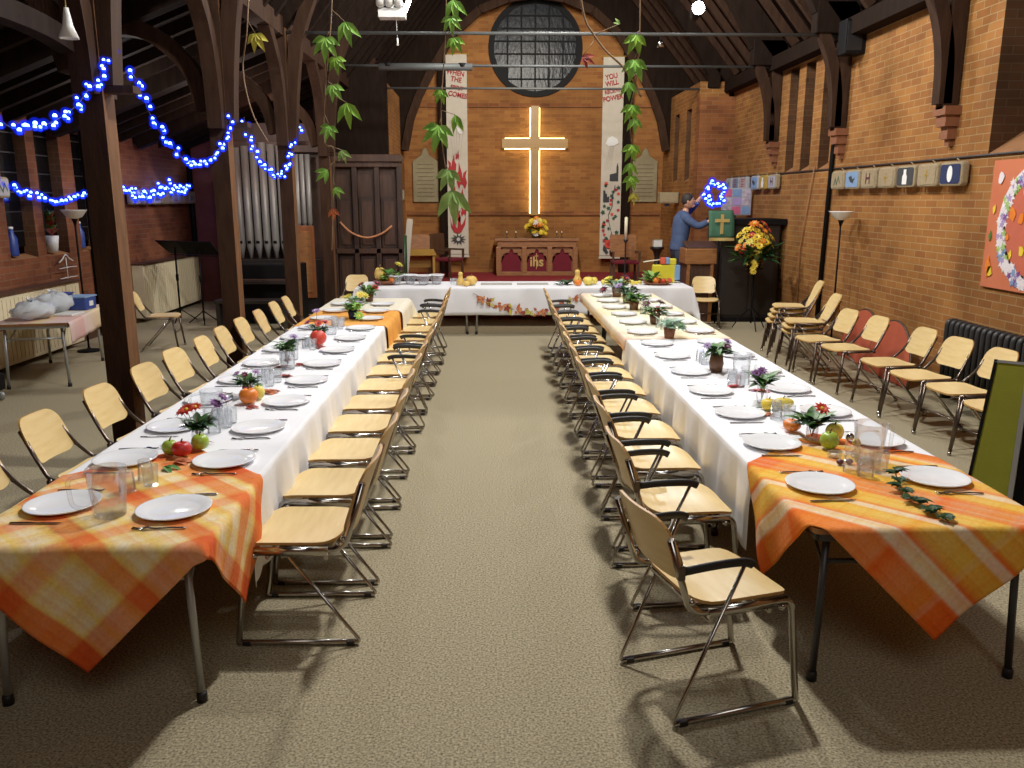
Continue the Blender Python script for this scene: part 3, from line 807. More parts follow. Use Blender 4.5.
LX0, LX1, LY0, LY1 = -2.08, -1.15, 3.07, 11.37
RX0, RX1, RY0, RY1 = 1.33, 2.33, 3.16, 11.93
n = 5
Lt = (LY1-LY0)/n
first = None
for i in range(n):
    loc = ((LX0+LX1)/2, LY0+Lt*(i+.5), 0); lab = f'folding table with grey tube legs under the cloths, {ORD[i]} in the left run'
    if i == 0: first = make_table(Lt-.012, LX1-LX0, 'alu', 'folding_table', lab, loc=loc)
    else: dup(first, loc, 0, lab)
Rt = (RY1-RY0)/n
for i in range(n):
    loc = ((RX0+RX1)/2, RY0+Rt*(i+.5), 0); lab = f'folding table with dark tube legs under the cloths, {ORD[i]} in the right run'
    if i == 0: rfirst = make_table(Rt-.012, RX1-RX0, 'iron', 'folding_table', lab, loc=loc)
    else: dup(rfirst, loc, 0, lab)
for i in range(3):
    loc = (-2.0+.86+1.7*i, 13.3, 0); lab = f"folding table under the white cloth at the front, {['left', 'middle', 'right'][i]} of three across"
    if i == 0: ffirst = make_table(1.69, 1.0, 'alu', 'folding_table', lab, rz=R(90), loc=loc)
    else: dup(ffirst, loc, R(90), lab)

# ------------------------------------------------------------------ cloths
def fold_point(x, y, z0, rect, wave=.012, k=16, out=0):
    x0, x1, y0, y1 = rect
    cx, cy = min(max(x, x0), x1), min(max(y, y0), y1)
    dx, dy = x-cx, y-cy
    d = max(abs(dx), abs(dy))+.35*min(abs(dx), abs(dy))
    if d < 1e-6: return (x, y, z0)
    def off(q, s, ov): 
        if q <= 0: return 0
        return .006+(.010+ov)*(1-math.exp(-q/.015))+min(1, q/.2)*wave*(1+math.sin(s*k)+.6*math.sin(s*k*2.3+1))
    ox = math.copysign(off(abs(dx), y, out), dx) if abs(dx) > 1e-6 else 0
    oy = math.copysign(off(abs(dy), x, out if out < .034 else 0), dy) if abs(dy) > 1e-6 else 0
    if abs(dx) > 1e-6 and abs(dy) > 1e-6:
        f = min(abs(dx), abs(dy)); ox += math.copysign(f*.3, dx); oy += math.copysign(f*.3, dy)
    return (cx+ox, cy+oy, z0-max(0, d-.006))
def tablecloth(name, mat, label, rect, ext, z0, wave=.012, k=16, group=None, hem=None, out=0):
    """rect = table edges the cloth folds over, ext = extent of the flat cloth"""
    x0, x1, y0, y1 = ext
    def cuts(a, b, lo, hi, st):
        c = {a, b}
        m = max(2, int((b-a)/st))
        for i in range(m+1): c.add(a+(b-a)*i/m)
        for e in (lo, hi):
            for q in (-.03, -.012, -.004, 0, .004):
                if a < e+q < b: c.add(e+q)
        c = sorted(c); return [c[0]]+[q for p, q in zip(c, c[1:]) if q-p > 5e-4]
    xs = cuts(x0, x1, rect[0], rect[1], .04); ys = cuts(y0, y1, rect[2], rect[3], .06)
    mb = MB(); vs = []; uv = []
    for y in ys:
        for x in xs:
            xx = x
            p = fold_point(xx, y, z0, rect, wave, k, out)
            if hem and p[2] < z0-.02: p = (p[0], p[1], p[2]+hem*math.sin(y*3.1+x)*min(1, (z0-p[2])/.3))
            vs.append(p); uv.append(((x-x0)/(x1-x0), (y-y0)/(y1-y0)))
    nx = len(xs)
    fs = [(j*nx+i, j*nx+i+1, (j+1)*nx+i+1, (j+1)*nx+i) for j in range(len(ys)-1) for i in range(nx-1)]
    mb.add(vs, fs, 0, True, None, uv)
    o = mb.build(name, mat); setp(o, label, 'tablecloth', group)
    s = o.modifiers.new('cloth', 'SOLIDIFY'); s.thickness = .002; s.offset = 1
    return o
def diamond(name, mat, label, rect, c, half, z0, wave=.012, k=9, out=.006):
    """square cloth laid corner-wise on the table end"""
    mb = MB(); vs = []; uv = []; N = 84
    for j in range(N+1):
        for i in range(N+1):
            u, v = i/N, j/N
            a, b = (u-.5)*2*half/math.sqrt(2), (v-.5)*2*half/math.sqrt(2)
            x, y = c[0]+(a-b)*math.cos(R(45)), c[1]+(a+b)*math.sin(R(45))
            vs.append(fold_point(x, y, z0, rect, wave, k, out)); uv.append((u, v))
    fs = [(j*(N+1)+i, j*(N+1)+i+1, (j+1)*(N+1)+i+1, (j+1)*(N+1)+i) for j in range(N) for i in range(N)]
    mb.add(vs, fs, 0, True, None, uv)
    o = mb.build(name, mat); setp(o, label, 'tablecloth', 'checked cloths on the table ends')
    s = o.modifiers.new('cloth', 'SOLIDIFY'); s.thickness = .002; s.offset = 1
    return o
ZT = .729
lr = (LX0, LX1, LY0, LY1); rr = (RX0, RX1, RY0, RY1)
tablecloth('tablecloth', 'cloth_white', 'long white cloth over the left tables, hanging deep on the aisle side', lr, (LX0-.3, LX1+.44, 3.62, 9.0), ZT, group='white cloths', hem=.02)
tablecloth('tablecloth', 'cloth_orange', 'plain orange cloth crossing the far part of the left tables', lr, (LX0-.3, LX1+.40, 8.85, 10.25), ZT+.004, group='coloured cloths', out=.03)
tablecloth('tablecloth', 'cloth_cream', 'short cream white cloth on the farthest left table', lr, (LX0-.3, LX1+.36, 10.1, 11.6), ZT+.008, group='white cloths', out=.06)
tablecloth('tablecloth', 'cloth_white', 'long white cloth over the right tables, hanging deep on the aisle side', rr, (RX0-.44, RX1+.3, 3.92, 8.0), ZT, group='white cloths', hem=.02)
tablecloth('tablecloth', 'plaid_yellow', 'pale yellow and pink checked cloth on the farther right tables', rr, (RX0-.12, RX1+.2, 7.9, 11.95), ZT+.004, .006, group='coloured cloths', out=.012)
fr = (-2.06, 3.12, 12.78, 13.82)
tablecloth('tablecloth', 'cloth_white', 'wide white cloth over the table across the front of the hall', fr, (-2.06-.38, 3.12+.42, 12.78-.42, 13.82+.3), ZT, .016, 7, group='white cloths')
diamond('tablecloth', 'plaid_left', 'orange and cream checked cloth laid cornerwise on the near end of left table', lr, (-1.62, 3.46), .93, ZT+.005, out=.02)
diamond('tablecloth', 'plaid_right', 'orange and yellow striped cloth laid cornerwise on the near end of right table', rr, (1.86, 3.62), .96, ZT+.005)

# ================================================================== PLACE SETTINGS
def make_plate():
    mb = MB(); mb.lathe([(0, .004), (.1, .004), (.112, .008), (.152, .021), (.157, .021), (.156, .017), (.115, .0), (0, .0)], 36)
    return mb
def make_knife():
    t = thing('knife', 'knife', 'knife')
    mb = MB(); mb.prism([(-.006, .0), (.006, .0), (.0085, .05), (.006, .1), (-.006, .1), (-.0085, .05)], .006); mb.build('handle', 'cutlery', t, bevel=.0015)
    mb = MB(); mb.prism([(-.007, .1), (.005, .1), (.008, .15), (.006, .19), (-.004, .215), (-.007, .2)], .002, 0, Matrix.Translation((0, 0, .002))); mb.build('blade', 'cutlery', t)
    return t
def make_fork():
    t = thing('fork', 'fork', 'fork')
    mb = MB(); mb.tube(smooth([(0, 0, .004), (0, .06, .006), (0, .12, .004), (0, .15, .007)], 4), .005, 6, flat=(1.4, .6)); mb.build('handle', 'cutlery', t)
    mb = MB(); mb.sheet(rrect(.026, .03, .008, 2), lambda x, y: (x, .16+y, .007-.2*y), (0, 0, .002), rings=2)
    for k in range(4): mb.tube([(-.0095+.0063*k, .17, .005), (-.0095+.0063*k, .195, .003), (-.0095+.0063*k, .215, .008)], .0018, 4)
    mb.build('tines', 'cutlery', t)
    return t
plate_mb = make_plate()
plate = plate_mb.build('dinner_plate', 'china'); setp(plate, 'plate', 'plate', 'white dinner plates')
knife, fork = make_knife(), make_fork()
ZC = ZT+.010
def settings(ys, xi, xo, side, zs):
    """side: left or right run; xi aisle side, xo outer side"""
    for where, x, inward in (('aisle', xi, 1 if side == 'right' else -1), ('pillar' if side == 'left' else 'wall', xo, -1 if side == 'right' else 1)):
        for i, y in enumerate(ys):
            x2 = x+random.uniform(-.015, .015); y2 = y+random.uniform(-.02, .02)+(0 if where == 'aisle' else .05)
            z = zs(y)
            place(USED, plate, (x2, y2, z), 0, label=f'white dinner plate, {ORD[i]} along the {where} side of {side} table', group=f'plates along the {where} side of the {side} table')
            rz = R(-90) if inward > 0 else R(90)
            bx = x2-inward*.12
            place(USED, knife, (bx, y2+(-.2 if inward > 0 else .2), z), rz+random.uniform(-.06, .06), label=f'steel knife beside the {ORD[i]} plate on the {where} side of {side} table', group='knives')
            place(USED, fork, (bx, y2-(-.2 if inward > 0 else .2), z), rz+random.uniform(-.06, .06), label=f'steel fork beside the {ORD[i]} plate on the {where} side of {side} table', group='forks')
def zl(y): return ZT+(.0085 if y < 4.5 else .0025) if y < 8.7 else ZT+.0072 if y < 10.0 else ZT+.011
def zr(y): return ZT+(.0085 if y < 4.7 else .0025) if y < 7.75 else ZT+.0072
settings([3.44+.655*i for i in range(12)], -1.37, -1.88, 'left', zl)
settings([3.68+.66*i for i in range(13)], 1.55, 2.12, 'right', zr)

# ================================================================== TABLE CENTRES
def make_tumbler():
    mb = MB(); mb.lathe([(.03, 0), (.034, .02), (.038, .1), (.036, .1), (.031, .015), (0, .012)], 16)
    return mb
def make_jug():
    t = thing('glass_jug', 'jug', 'jug')
    mb = MB(); mb.lathe([(.0, .004), (.062, .0), (.066, .02), (.074, .12), (.082, .21), (.079, .21), (.071, .12), (.062, .025), (0, .02)], 24); mb.build('body', 'glass', t)
    mb = MB(); mb.tube(fillet([(-.078, 0, .19), (-.15, 0, .18), (-.14, 0, .05), (-.068, 0, .04)], .04, 5), .01, 8); mb.build('handle', 'glass', t)
    return t
tumbler = make_tumbler().build('glass_tumbler', 'glass'); setp(tumbler, 'glass', 'glass', 'clear glass tumblers')
jug = make_jug()
jl = [(-1.625, 3.38, 'clear glass jug with a handle standing on the orange checked cloth', 1), (-1.72, 5.02, 'clear glass jug among tumblers behind the apples on left table', .85), (-1.68, 6.95, 'clear glass jug halfway along the left table', .8), (-1.6, 8.3, 'clear glass jug by the orange gourd on the left table', .8),
      (1.93, 4.02, 'clear glass jug standing on the striped cloth by the near right plates', 1), (1.9, 6.12, 'clear glass jug behind the purple flowers on the right table', .9), (1.8, 8.2, 'clear glass jug on the farther part of the right table', .8)]
for x, y, lab, s in jl:
    place(USED, jug, (x, y, (zl if x < 0 else zr)(y)), R(20 if x < 0 else 200), label=lab, group='glass jugs', scale=(s, s, s))
# tumblers, mostly upturned, in clusters round each jug
clusters = [('left', [(-1.57, 3.84), (-1.52, 3.76), (-1.6, 3.68)], 'beside the near jug on the orange checked cloth'),
            ('left', [(-1.56, 4.88), (-1.48, 4.8), (-1.56, 4.98), (-1.47, 4.9), (-1.52, 4.68)], 'behind the apples on left table'),
            ('left', [(-1.6, 6.0), (-1.52, 5.92), (-1.62, 6.12), (-1.5, 6.05)], 'among the orange leaves on left table'),
            ('left', [(-1.6, 7.5), (-1.52, 7.42), (-1.62, 7.6)], 'between the flowers halfway along left table'),
            ('left', [(-1.55, 8.75), (-1.48, 8.66), (-1.58, 8.86), (-1.5, 8.8)], 'near the orange cloth on left table'),
            ('right', [(1.78, 3.88), (1.86, 3.9), (1.82, 3.8), (1.93, 3.86)], 'on the striped cloth behind the ivy'),
            ('right', [(1.74, 4.9), (1.82, 4.86), (1.78, 4.98)], 'by the yellow gourds on right table'),
            ('right', [(1.72, 5.85), (1.8, 5.8), (1.86, 5.9), (1.78, 5.95)], 'by the red leaves on right table'),
            ('right', [(1.68, 6.7), (1.75, 6.64), (1.72, 6.8)], 'in front of the brown vase on right table'),
            ('right', [(1.8, 8.5), (1.87, 8.56), (1.78, 8.65)], 'on the yellow cloth beside the green plant'),
            ('right', [(1.8, 9.7), (1.86, 9.78)], 'on the yellow cloth farther up right table')]
def band(x, r=.04): return min(max(x, -1.715+r), -1.535-r) if x < 0 else min(max(x, 1.72+r), 1.955-r)
for side, pts, lab in clusters:
    for k, (x, y) in enumerate(pts):
        x = band(-1.625+(x+1.54)*1.1 if x < 0 else x, .036)
        up = k % 2 == 0; z = (zl if side == 'left' else zr)(y)
        place(USED, tumbler, (x, y, z+(0 if not up else .1005)), rot=(0 if not up else PI, 0, 0), label=f"clear {'upturned' if up else 'upright'} tumbler {lab}, {['first', 'second', 'third', 'fourth', 'fifth'][k]} of its cluster", group=f'tumblers {lab}')

def bloom(mb, c, r, petal, centre, n=9, tilt=.5, d=(0, 0, 1), layers=2):
    c = Vector(c); d = Vector(d).normalized(); a = d.orthogonal().normalized(); b = d.cross(a)
    for l in range(layers):
        for k in range(n):
            t = 2*PI*(k+.5*l)/n; e = a*math.cos(t)+b*math.sin(t)
            mb.leaf(c, e+d*(tilt+.5*l), d, r*(1-.25*l), r*.55, petal, .35)
    mb.ell(c+d*r*.12, r*.25, centre, 8, 5)
def posy(name, label, cat, loc, s, vase, blooms, leaves, group='flower posies down the tables', seed=0, vm='glass', spread=.1, h=.11, big=1):
    """vase = profile list; blooms = [(petal material, centre material, radius)]; leaves = [(material, count, length)]"""
    rnd = random.Random(seed); LS = .85 if group == 'flower posies down the tables' else 1
    t = thing(name, label, cat, loc, 0, group); t.scale = (s, s, s)
    vh = .0
    if vase:
        mb = MB(); mb.lathe(vase, 18); mb.build('vase', vm, t); vh = max(z for r, z in vase)
    mb = MB(); mats = [l[0] for l in leaves]+['stalk']
    for i, (m, n, L) in enumerate(leaves):
        for k in range(int(n*(1.9 if LS < 1 else 1))):
            a = rnd.uniform(0, 2*PI); e = rnd.uniform(.05, 1.1); r = rnd.uniform(.0, spread*.5)
            b = Vector((r*math.cos(a), r*math.sin(a), vh+rnd.uniform(-.01, h*.4)))
            mb.leaf(b, (math.cos(a), math.sin(a), e+.25), (0, 0, 1), L*LS*rnd.uniform(.6, 1.1), L*LS*.55*big, i, rnd.uniform(.2, .7))
    for k in range(6):
        a = rnd.uniform(0, 2*PI); mb.tube([(0, 0, vh*.2), (spread*.3*math.cos(a), spread*.3*math.sin(a), vh+h*.4)], .002, 5, len(leaves))
    mb.build('foliage', mats, t)
    for k, (p, c, r, *pos) in enumerate(blooms):
        if pos: q = Vector(pos[0])
        else:
            a = k*2.4+rnd.random(); q = Vector((spread*.55*math.cos(a), spread*.55*math.sin(a), vh+h*rnd.uniform(.45, .8)))
        mb = MB(); bloom(mb, q, r, 0, 1, 9, .5, (q.x*3, q.y*3-.25, .5)); mb.tube([(0, 0, vh*.5), tuple(q)], .002, 5, 2)
        mb.build('flower', [p, c, 'stalk'], t)
    return t
JAR = [(0, .003), (.03, 0), (.034, .01), (.034, .07), (.03, .075), (.028, .07), (.03, .01), (0, .008)]
POT = [(0, 0), (.034, 0), (.046, .08), (.042, .08), (.035, .07), (0, .065)]
VASE = [(0, 0), (.028, 0), (.04, .05), (.034, .12), (.03, .12), (.03, .1), (0, .095)]
def fruit(name, label, cat, loc, r, mat, stalkmat='stalk', ribs=0, dimple=.25, group='fruit and gourds down the tables', sq=1):
    rz = r if isinstance(r, (int, float)) else r[2]
    t = thing(name, label, cat, loc, 0, group)
    mb = MB(); mb.ell((0, 0, rz), r, 0, 18, 12, None, ribs, dimple); mb.build('flesh', mat, t)
    mb = MB(); mb.tube([(0, 0, rz*1.8), (.003, 0, rz*2.05), (.008, 0, rz*2.25)], rz*.09, 6); mb.build('stalk', stalkmat, t)
    return t
def loose_leaf(label, loc, mat, L, a, n=1, group='loose autumn leaves on the tables'):
    loc = (band(loc[0], .05), loc[1], loc[2]); mb = MB()
    for k in range(n):
        b = a+(k-(n-1)/2)*.62
        mb.leaf((0, 0, .008), (math.cos(b), math.sin(b), .12), (0, 0, 1), L*(1 if abs(k-(n-1)/2) < .6 else .8), L*.36, 0, .3)
    o = mb.build('fallen_leaf', mat, loc=loc); setp(o, label, 'leaf', group); return o
# left table
def zL(y): return zl(y)+.001
posy('flower_posy', 'posy of red and purple flowers behind the green apples on left table', 'flowers', (-1.62, 4.46, zL(4.34)), 1.0, JAR,
     [('scarlet', 'yellow', .05, (-.04, -.02, .19)), ('scarlet', 'yellow', .045, (-.08, .02, .17)), ('scarlet', 'yellow', .04, (.0, .0, .2)), ('purple', 'lilac', .045, (.1, .03, .21)), ('purple', 'lilac', .04, (.13, .06, .24))],
     [('leaf_dark', 18, .10), ('leaf', 12, .09)], seed=1, vm='glass')
fruit('apple', 'green apple left of the red pepper on the left table', 'apple', (-1.69, 4.24, zL(3.9)), .042, 'apple')
fruit('apple', 'green apple right of the red pepper under the near posy', 'apple', (-1.56, 4.32, zL(3.9)), .046, 'apple')
fruit('red_pepper', 'shiny red pepper between two green apples on the left table', 'pepper', (-1.615, 4.2, zL(3.9)), (.05, .045, .044), 'red', 'leaf', .06, .5)
loose_leaf('broad green leaf lying by the near tumblers on left table', (-1.64, 4.02, zL(3.9)), 'leaf', .11, -.6, 2)
loose_leaf('orange leaf lying under the red pepper on left table', (-1.62, 4.1, zL(3.9)), 'leaf_orange', .12, .2, 3)
loose_leaf('small red leaf on the cloth beyond the right apple', (-1.5, 4.44, zL(3.9)), 'leaf_red', .06, .3)
posy('flower_posy', 'leafy lilac posy in a pink banded jar by the small pumpkin', 'flowers', (-1.67, 5.6, zL(5.5)), 1.0, JAR, [('lilac', 'pink', .035), ('lilac', 'pink', .03), ('plum', 'pink', .03)],
     [('leaf', 16, .1), ('leaf_dark', 12, .09)], seed=2, vm='pink', spread=.12)
fruit('small_pumpkin', 'small round orange pumpkin beside the lilac posy on left table', 'pumpkin', (-1.6, 5.38, zL(5.4)), (.062, .062, .056), 'orange', 'stalk', .05, .4)
fruit('pear', 'yellow green pear beside the small pumpkin on left table', 'pear', (-1.57, 5.5, zL(5.4)), (.044, .044, .05), 'lemon')
loose_leaf('spray of orange leaves behind the small pumpkin', (-1.45, 5.7, zL(5.7)), 'leaf_orange', .15, .6, 5)
loose_leaf('brown red leaf in front of the small pumpkin', (-1.45, 5.28, zL(5.3)), 'leaf_red', .1, -.3, 3)
loose_leaf('red leaf spray between plates and tumblers on the left table', (-1.5, 6.22, zL(6.2)), 'leaf_red', .13, 1.3, 5)
posy('flower_posy', 'green posy with a lilac bloom in a tall glass on left table', 'flowers', (-1.62, 6.55, zL(6.5)), 1.15, [(0, .003), (.045, 0), (.05, .01), (.055, .13), (.052, .13), (.046, .01), (0, .01)],
     [('lilac', 'purple', .04), ('pink', 'plum', .03, (.0, .0, .06))], [('leaf', 18, .09), ('leaf_dark', 10, .08)], seed=3, spread=.1)
loose_leaf('rust coloured leaf at the pillar side of the tall glass posy', (-1.78, 6.6, zL(6.6)), 'leaf_orange', .12, 2.2, 5)
loose_leaf('rust coloured leaf at the aisle side of the tall glass posy', (-1.42, 6.7, zL(6.6)), 'leaf_red', .1, .2, 5)
posy('flower_posy', 'posy of red and pink flowers beside the orange gourd', 'flowers', (-1.65, 7.86, zL(7.9)), 1.1, POT, [('red', 'plum', .045), ('pink', 'plum', .04), ('scarlet', 'plum', .04), ('lilac', 'pink', .04, (.0, .02, .26))],
     [('leaf_dark', 18, .09), ('leaf', 8, .08)], seed=4, vm='glass', spread=.14)
fruit('orange_gourd', 'round orange gourd beside the red and pink posy', 'gourd', (-1.6, 7.66, zL(7.8)), (.075, .075, .072), 'scarlet', 'leaf', .04, .3)
loose_leaf('pinkish leaf spray in front of the orange gourd', (-1.5, 7.5, zL(7.5)), 'leaf_red', .14, .4, 5)
posy('flower_posy', 'lime green and dusky blue posy on the left table', 'flowers', (-1.55, 9.35, zL(9.3)), 1.25, POT, [('lilac', 'navy', .04), ('leaf_bright', 'yellow', .05, (.05, -.05, .12)), ('leaf_bright', 'yellow', .05, (.07, -.1, .04))],
     [('leaf', 20, .1), ('leaf_bright', 10, .09)], seed=5, vm='navy', spread=.14)
posy('flower_posy', 'lemon yellow posy on the orange cloth', 'flowers', (-1.62, 10.05, zL(9.9)+.004), 1.2, POT, [('leaf_yellow', 'yellow', .06), ('leaf_yellow', 'yellow', .05), ('lemon', 'yellow', .05)], [('leaf_blue', 14, .1), ('leaf', 8, .08)], seed=6, spread=.14)
posy('flower_posy', 'dark red and green posy at the far end of left table', 'flowers', (-1.6, 11.0, zL(11)), 1.4, POT, [('plum', 'red', .045), ('plum', 'red', .04), ('red', 'plum', .04)], [('leaf', 20, .1), ('leaf_pale', 8, .08)], seed=8, spread=.14, vm='brown_pot')
# right table
def zR(y): return zr(y)+.001
posy('flower_posy', 'red flower and large leaves in a glass jar by the green apple, right table', 'flowers', (1.8, 4.44, zR(4.1)), 1.0, JAR, [('scarlet', 'yellow', .05, (.03, -.03, .18))],
     [('leaf', 12, .15), ('leaf_dark', 16, .1)], seed=11, spread=.12)
fruit('apple', 'green apple on the striped cloth in front of the red flower', 'apple', (1.82, 4.25, zR(4.1)), .05, 'apple')
fruit('pear', 'yellow green pear behind the green apple, right table', 'pear', (1.91, 4.4, zR(4.1)+.002), (.05, .05, .052), 'lemon')
fruit('orange_gourd', 'orange gourd under the large leaves, right table', 'gourd', (1.75, 4.62, zR(4.1)), (.05, .06, .035), 'orange', 'stalk', .04, .2)
loose_leaf('small orange leaf beyond the large leaves, right table', (1.6, 4.65, zR(4.6)), 'leaf_orange', .08, 2.0, 2)
posy('flower_posy', 'purple flower with broad leaves in a clear vase by yellow gourds', 'flowers', (1.8, 5.32, zR(5.3)), 1.0, VASE, [('purple', 'plum', .045, (-.05, -.02, .2)), ('purple', 'plum', .04, (-.02, -.03, .22))], [('leaf', 14, .13), ('leaf_dark', 6, .1)], seed=12, spread=.1)
fruit('yellow_gourd', 'small yellow gourd in front of the purple flower vase', 'gourd', (1.78, 5.12, zR(5)), (.05, .05, .04), 'yellow', 'stalk', .05, .3)
fruit('yellow_gourd', 'long lemon yellow gourd beside the smaller gourd', 'gourd', (1.88, 5.14, zR(5)), (.07, .042, .04), 'lemon', 'stalk', .04, .2)
loose_leaf('dark leaf lying left of the yellow gourds', (1.66, 5.14, zR(5)), 'leaf_dark', .1, 2.9)
loose_leaf('orange leaf in front of the yellow gourds', (1.74, 5.0, zR(5)), 'leaf_orange', .09, 3.6, 3)
loose_leaf('bright red leaf spray left of the tumblers, right table', (1.66, 5.78, zR(5.7)), 'red', .12, 1.9, 5)
loose_leaf('bright red leaf spray right of the tumblers, right table', (1.88, 5.64, zR(5.6)), 'red', .12, 1.0, 5)
posy('flower_posy', 'leafy posy with lilac flowers in a brown pot, right table', 'flowers', (1.77, 6.35, zR(6.3)), 1.15, [(0, 0), (.04, 0), (.05, .06), (.04, .12), (.036, .12), (.036, .1), (0, .1)], [('lilac', 'purple', .04), ('lilac', 'purple', .035), ('plum', 'lilac', .035)],
     [('leaf', 20, .1), ('leaf_dark', 12, .1)], seed=13, vm='brown_pot', spread=.13)
posy('flower_posy', 'pale blue green succulent on the yellow cloth', 'plant', (1.74, 7.95, zR(8)), 1.3, POT, [('leaf_blue', 'leaf_pale', .07, (0, 0, .1)), ('leaf_blue', 'leaf_pale', .06, (.07, -.03, .09))], [('leaf_blue', 22, .08)], seed=14, vm='terracotta', spread=.16)
posy('flower_posy', 'dark green plant with plum leaves behind the succulent', 'plant', (1.78, 8.9, zR(8.7)), 1.3, POT, [('plum', 'leaf', .05), ('plum', 'leaf', .045)], [('leaf', 24, .1), ('leaf_red', 6, .08)], seed=15, vm='brown_pot', spread=.14)
posy('flower_posy', 'bushy bright green plant halfway up the yellow cloth', 'plant', (1.76, 10.1, zR(10)), 1.4, POT, [], [('leaf', 34, .09), ('leaf_bright', 8, .08)], seed=16, vm='brown_pot', spread=.16)
posy('flower_posy', 'dusky posy with plum flowers far up the right table', 'flowers', (1.78, 10.75, zR(10)), 1.4, POT, [('plum', 'lilac', .045), ('lilac', 'plum', .04)], [('leaf_dark', 18, .1), ('leaf_blue', 8, .08)], seed=17, vm='brown_pot', spread=.15)
posy('flower_posy', 'yellow flowered posy nearest the front table on the right', 'flowers', (1.76, 11.5, zR(11)), 1.6, POT, [('leaf_yellow', 'yellow', .06), ('leaf_yellow', 'yellow', .05), ('plum', 'red', .045), ('plum', 'red', .045, (-.12, -.03, .06))], [('leaf_blue', 14, .1), ('leaf', 12, .09)], seed=18, vm='brown_pot', spread=.15)
# small things on the near right cloth
def shaker(label, x, y, top):
    t = thing('cruet_shaker', label, 'shaker', (x, y, zR(4)), 0, 'shakers on the striped cloth')
    mb = MB(); mb.lathe([(.02, 0), (.024, .01), (.021, .07), (0, .07)], 14); mb.build('body', 'glass', t)
    mb = MB(); mb.lathe([(.022, .07), (.022, .085), (.012, .1), (0, .102)], 14); mb.build('lid', top, t)
shaker('steel topped glass shaker by the green apple, right table', 1.91, 4.2, 'chrome'); shaker('brass topped glass shaker by the green apple, right table', 1.9, 4.1, 'gold')
t = thing('tealight_holder', 'low glass tealight holder in front of the green apple', 'candle holder', (1.79, 4.1, zR(4)))
mb = MB(); mb.lathe([(.034, 0), (.038, .03), (.034, .03), (.03, .006), (0, .006)], 16); mb.build('cup', 'glass', t)
mb = MB(); mb.lathe([(.02, .006), (.02, .018), (0, .019)], 12); mb.build('wax', 'candle', t)
for k, (x, y) in enumerate(((1.8, 3.98), (1.85, 3.99))):
    t = thing('chestnut', f"brown chestnut on the striped cloth, {'nearer to' if k else 'farther from'} the tealight holder", 'chestnut', (x-.03, y+.0, zR(4)), 0, 'chestnuts')
    mb = MB(); mb.ell((0, 0, .014), (.02, .018, .014), 0, 12, 8); mb.build('shell', 'plum', t)
# ivy trail
t = thing('ivy_trail', 'trailing dark green ivy sprig lying across the striped cloth', 'ivy', (0, 0, zR(4)))
P = smooth([(1.93, 3.74, .05), (1.9, 3.64, .03), (1.87, 3.52, .02), (1.88, 3.4, .012), (1.89, 3.3, .01), (1.9, 3.2, .008)], 6)
mb = MB(); mb.tube(P, .003, 5); mb.build('stem', 'stalk', t)
rnd = random.Random(3)
for k in range(15):
    p = P[min(len(P)-1, 1+k*2)]; a = k*2.3+rnd.uniform(-.4, .4)
    mb = MB()
    for q in (-.9, -.45, 0, .45, .9): mb.leaf((p.x, p.y, p.z+.004), (math.cos(a+q), math.sin(a+q), .35), (0, 0, 1), (.07 if abs(q) < .2 else .055 if abs(q) < .6 else .04), .042, 0, .3)
    mb.build('leaf', 'leaf_dark', t)

# ================================================================== FAR TABLE
ZF = ZT+.003
def glass_bowl(x, y, label):
    t = thing('glass_bowl', label, 'bowl', (x, y, ZF), 0, 'glass bowls on the front table'); t.scale = (.8, .8, 1)
    mb = MB(); mb.lathe([(0, .004), (.07, 0), (.08, .01), (.16, .15), (.153, .15), (.075, .016), (0, .012)], 20); mb.build('body', 'glass', t)
    mb = MB(); mb.lathe([(.162, .146), (.166, .15), (.16, .156), (.154, .15)], 20); mb.build('rim', 'china', t)
for k, x in enumerate((-1.5, -1.28, -1.06, -.86)):
    glass_bowl(x, 13.25+.12*(k % 2), f"clear glass bowl on the front table, {['leftmost', 'second from left', 'third from left', 'rightmost'][k]} of four")
for k, x in enumerate((-.6, -.52, -.44+.01)):
    place(USED, tumbler, (x, 13.3, ZF), 0, label=f"clear tumbler beside the gourds on the front table, {['first', 'second', 'third'][k]} from left", group='tumblers on the front table')
def bottle_gourd(label, x, y, s=1, lean=0):
    t = thing('bottle_gourd', label, 'gourd', (x, y, ZF), 0, 'gourds on the front table'); t.scale = (s, s, s); t.rotation_euler = (0, lean, 0)
    mb = MB(); mb.lathe([(0, 0), (.06, .005), (.085, .05), (.08, .1), (.05, .15), (.042, .2), (.05, .24), (.035, .275), (0, .28)], 18); mb.build('flesh', 'gourd', t)
    mb = MB(); mb.tube([(0, 0, .275), (.01, 0, .31)], .008, 6); mb.build('stalk', 'stalk', t)
bottle_gourd('upright pale gourd left of the round one on the front table', -.47, 13.2, .75)
fruit('round_gourd', 'fat round pale gourd on the left half of the front table', 'gourd', (-.3, 13.15, ZF), (.095, .095, .08), 'gourd', 'stalk', .03, .2)
fruit('round_gourd', 'small pale gourd in front of the upright gourd on the front table', 'gourd', (-.38, 13.02, ZF), (.06, .055, .045), 'gourd', 'stalk', .03, .2)
bottle_gourd('tall pale squash on the right half of the front table', 1.39, 13.25, .85)
fruit('round_gourd', 'pale gourd right of the tall squash on the front table', 'gourd', (1.55, 13.15, ZF), (.085, .085, .07), 'lemon', 'stalk', .03, .2)
fruit('round_gourd', 'small pale gourd nearest the row of lemons on the front table', 'gourd', (1.66, 13.28, ZF), (.06, .06, .06), 'lemon', 'stalk', .03, .2)
fruit('orange_gourd', 'orange gourd at the foot of the tall squash', 'gourd', (1.38, 13.06, ZF), (.06, .06, .05), 'orange', 'stalk', .04, .2)
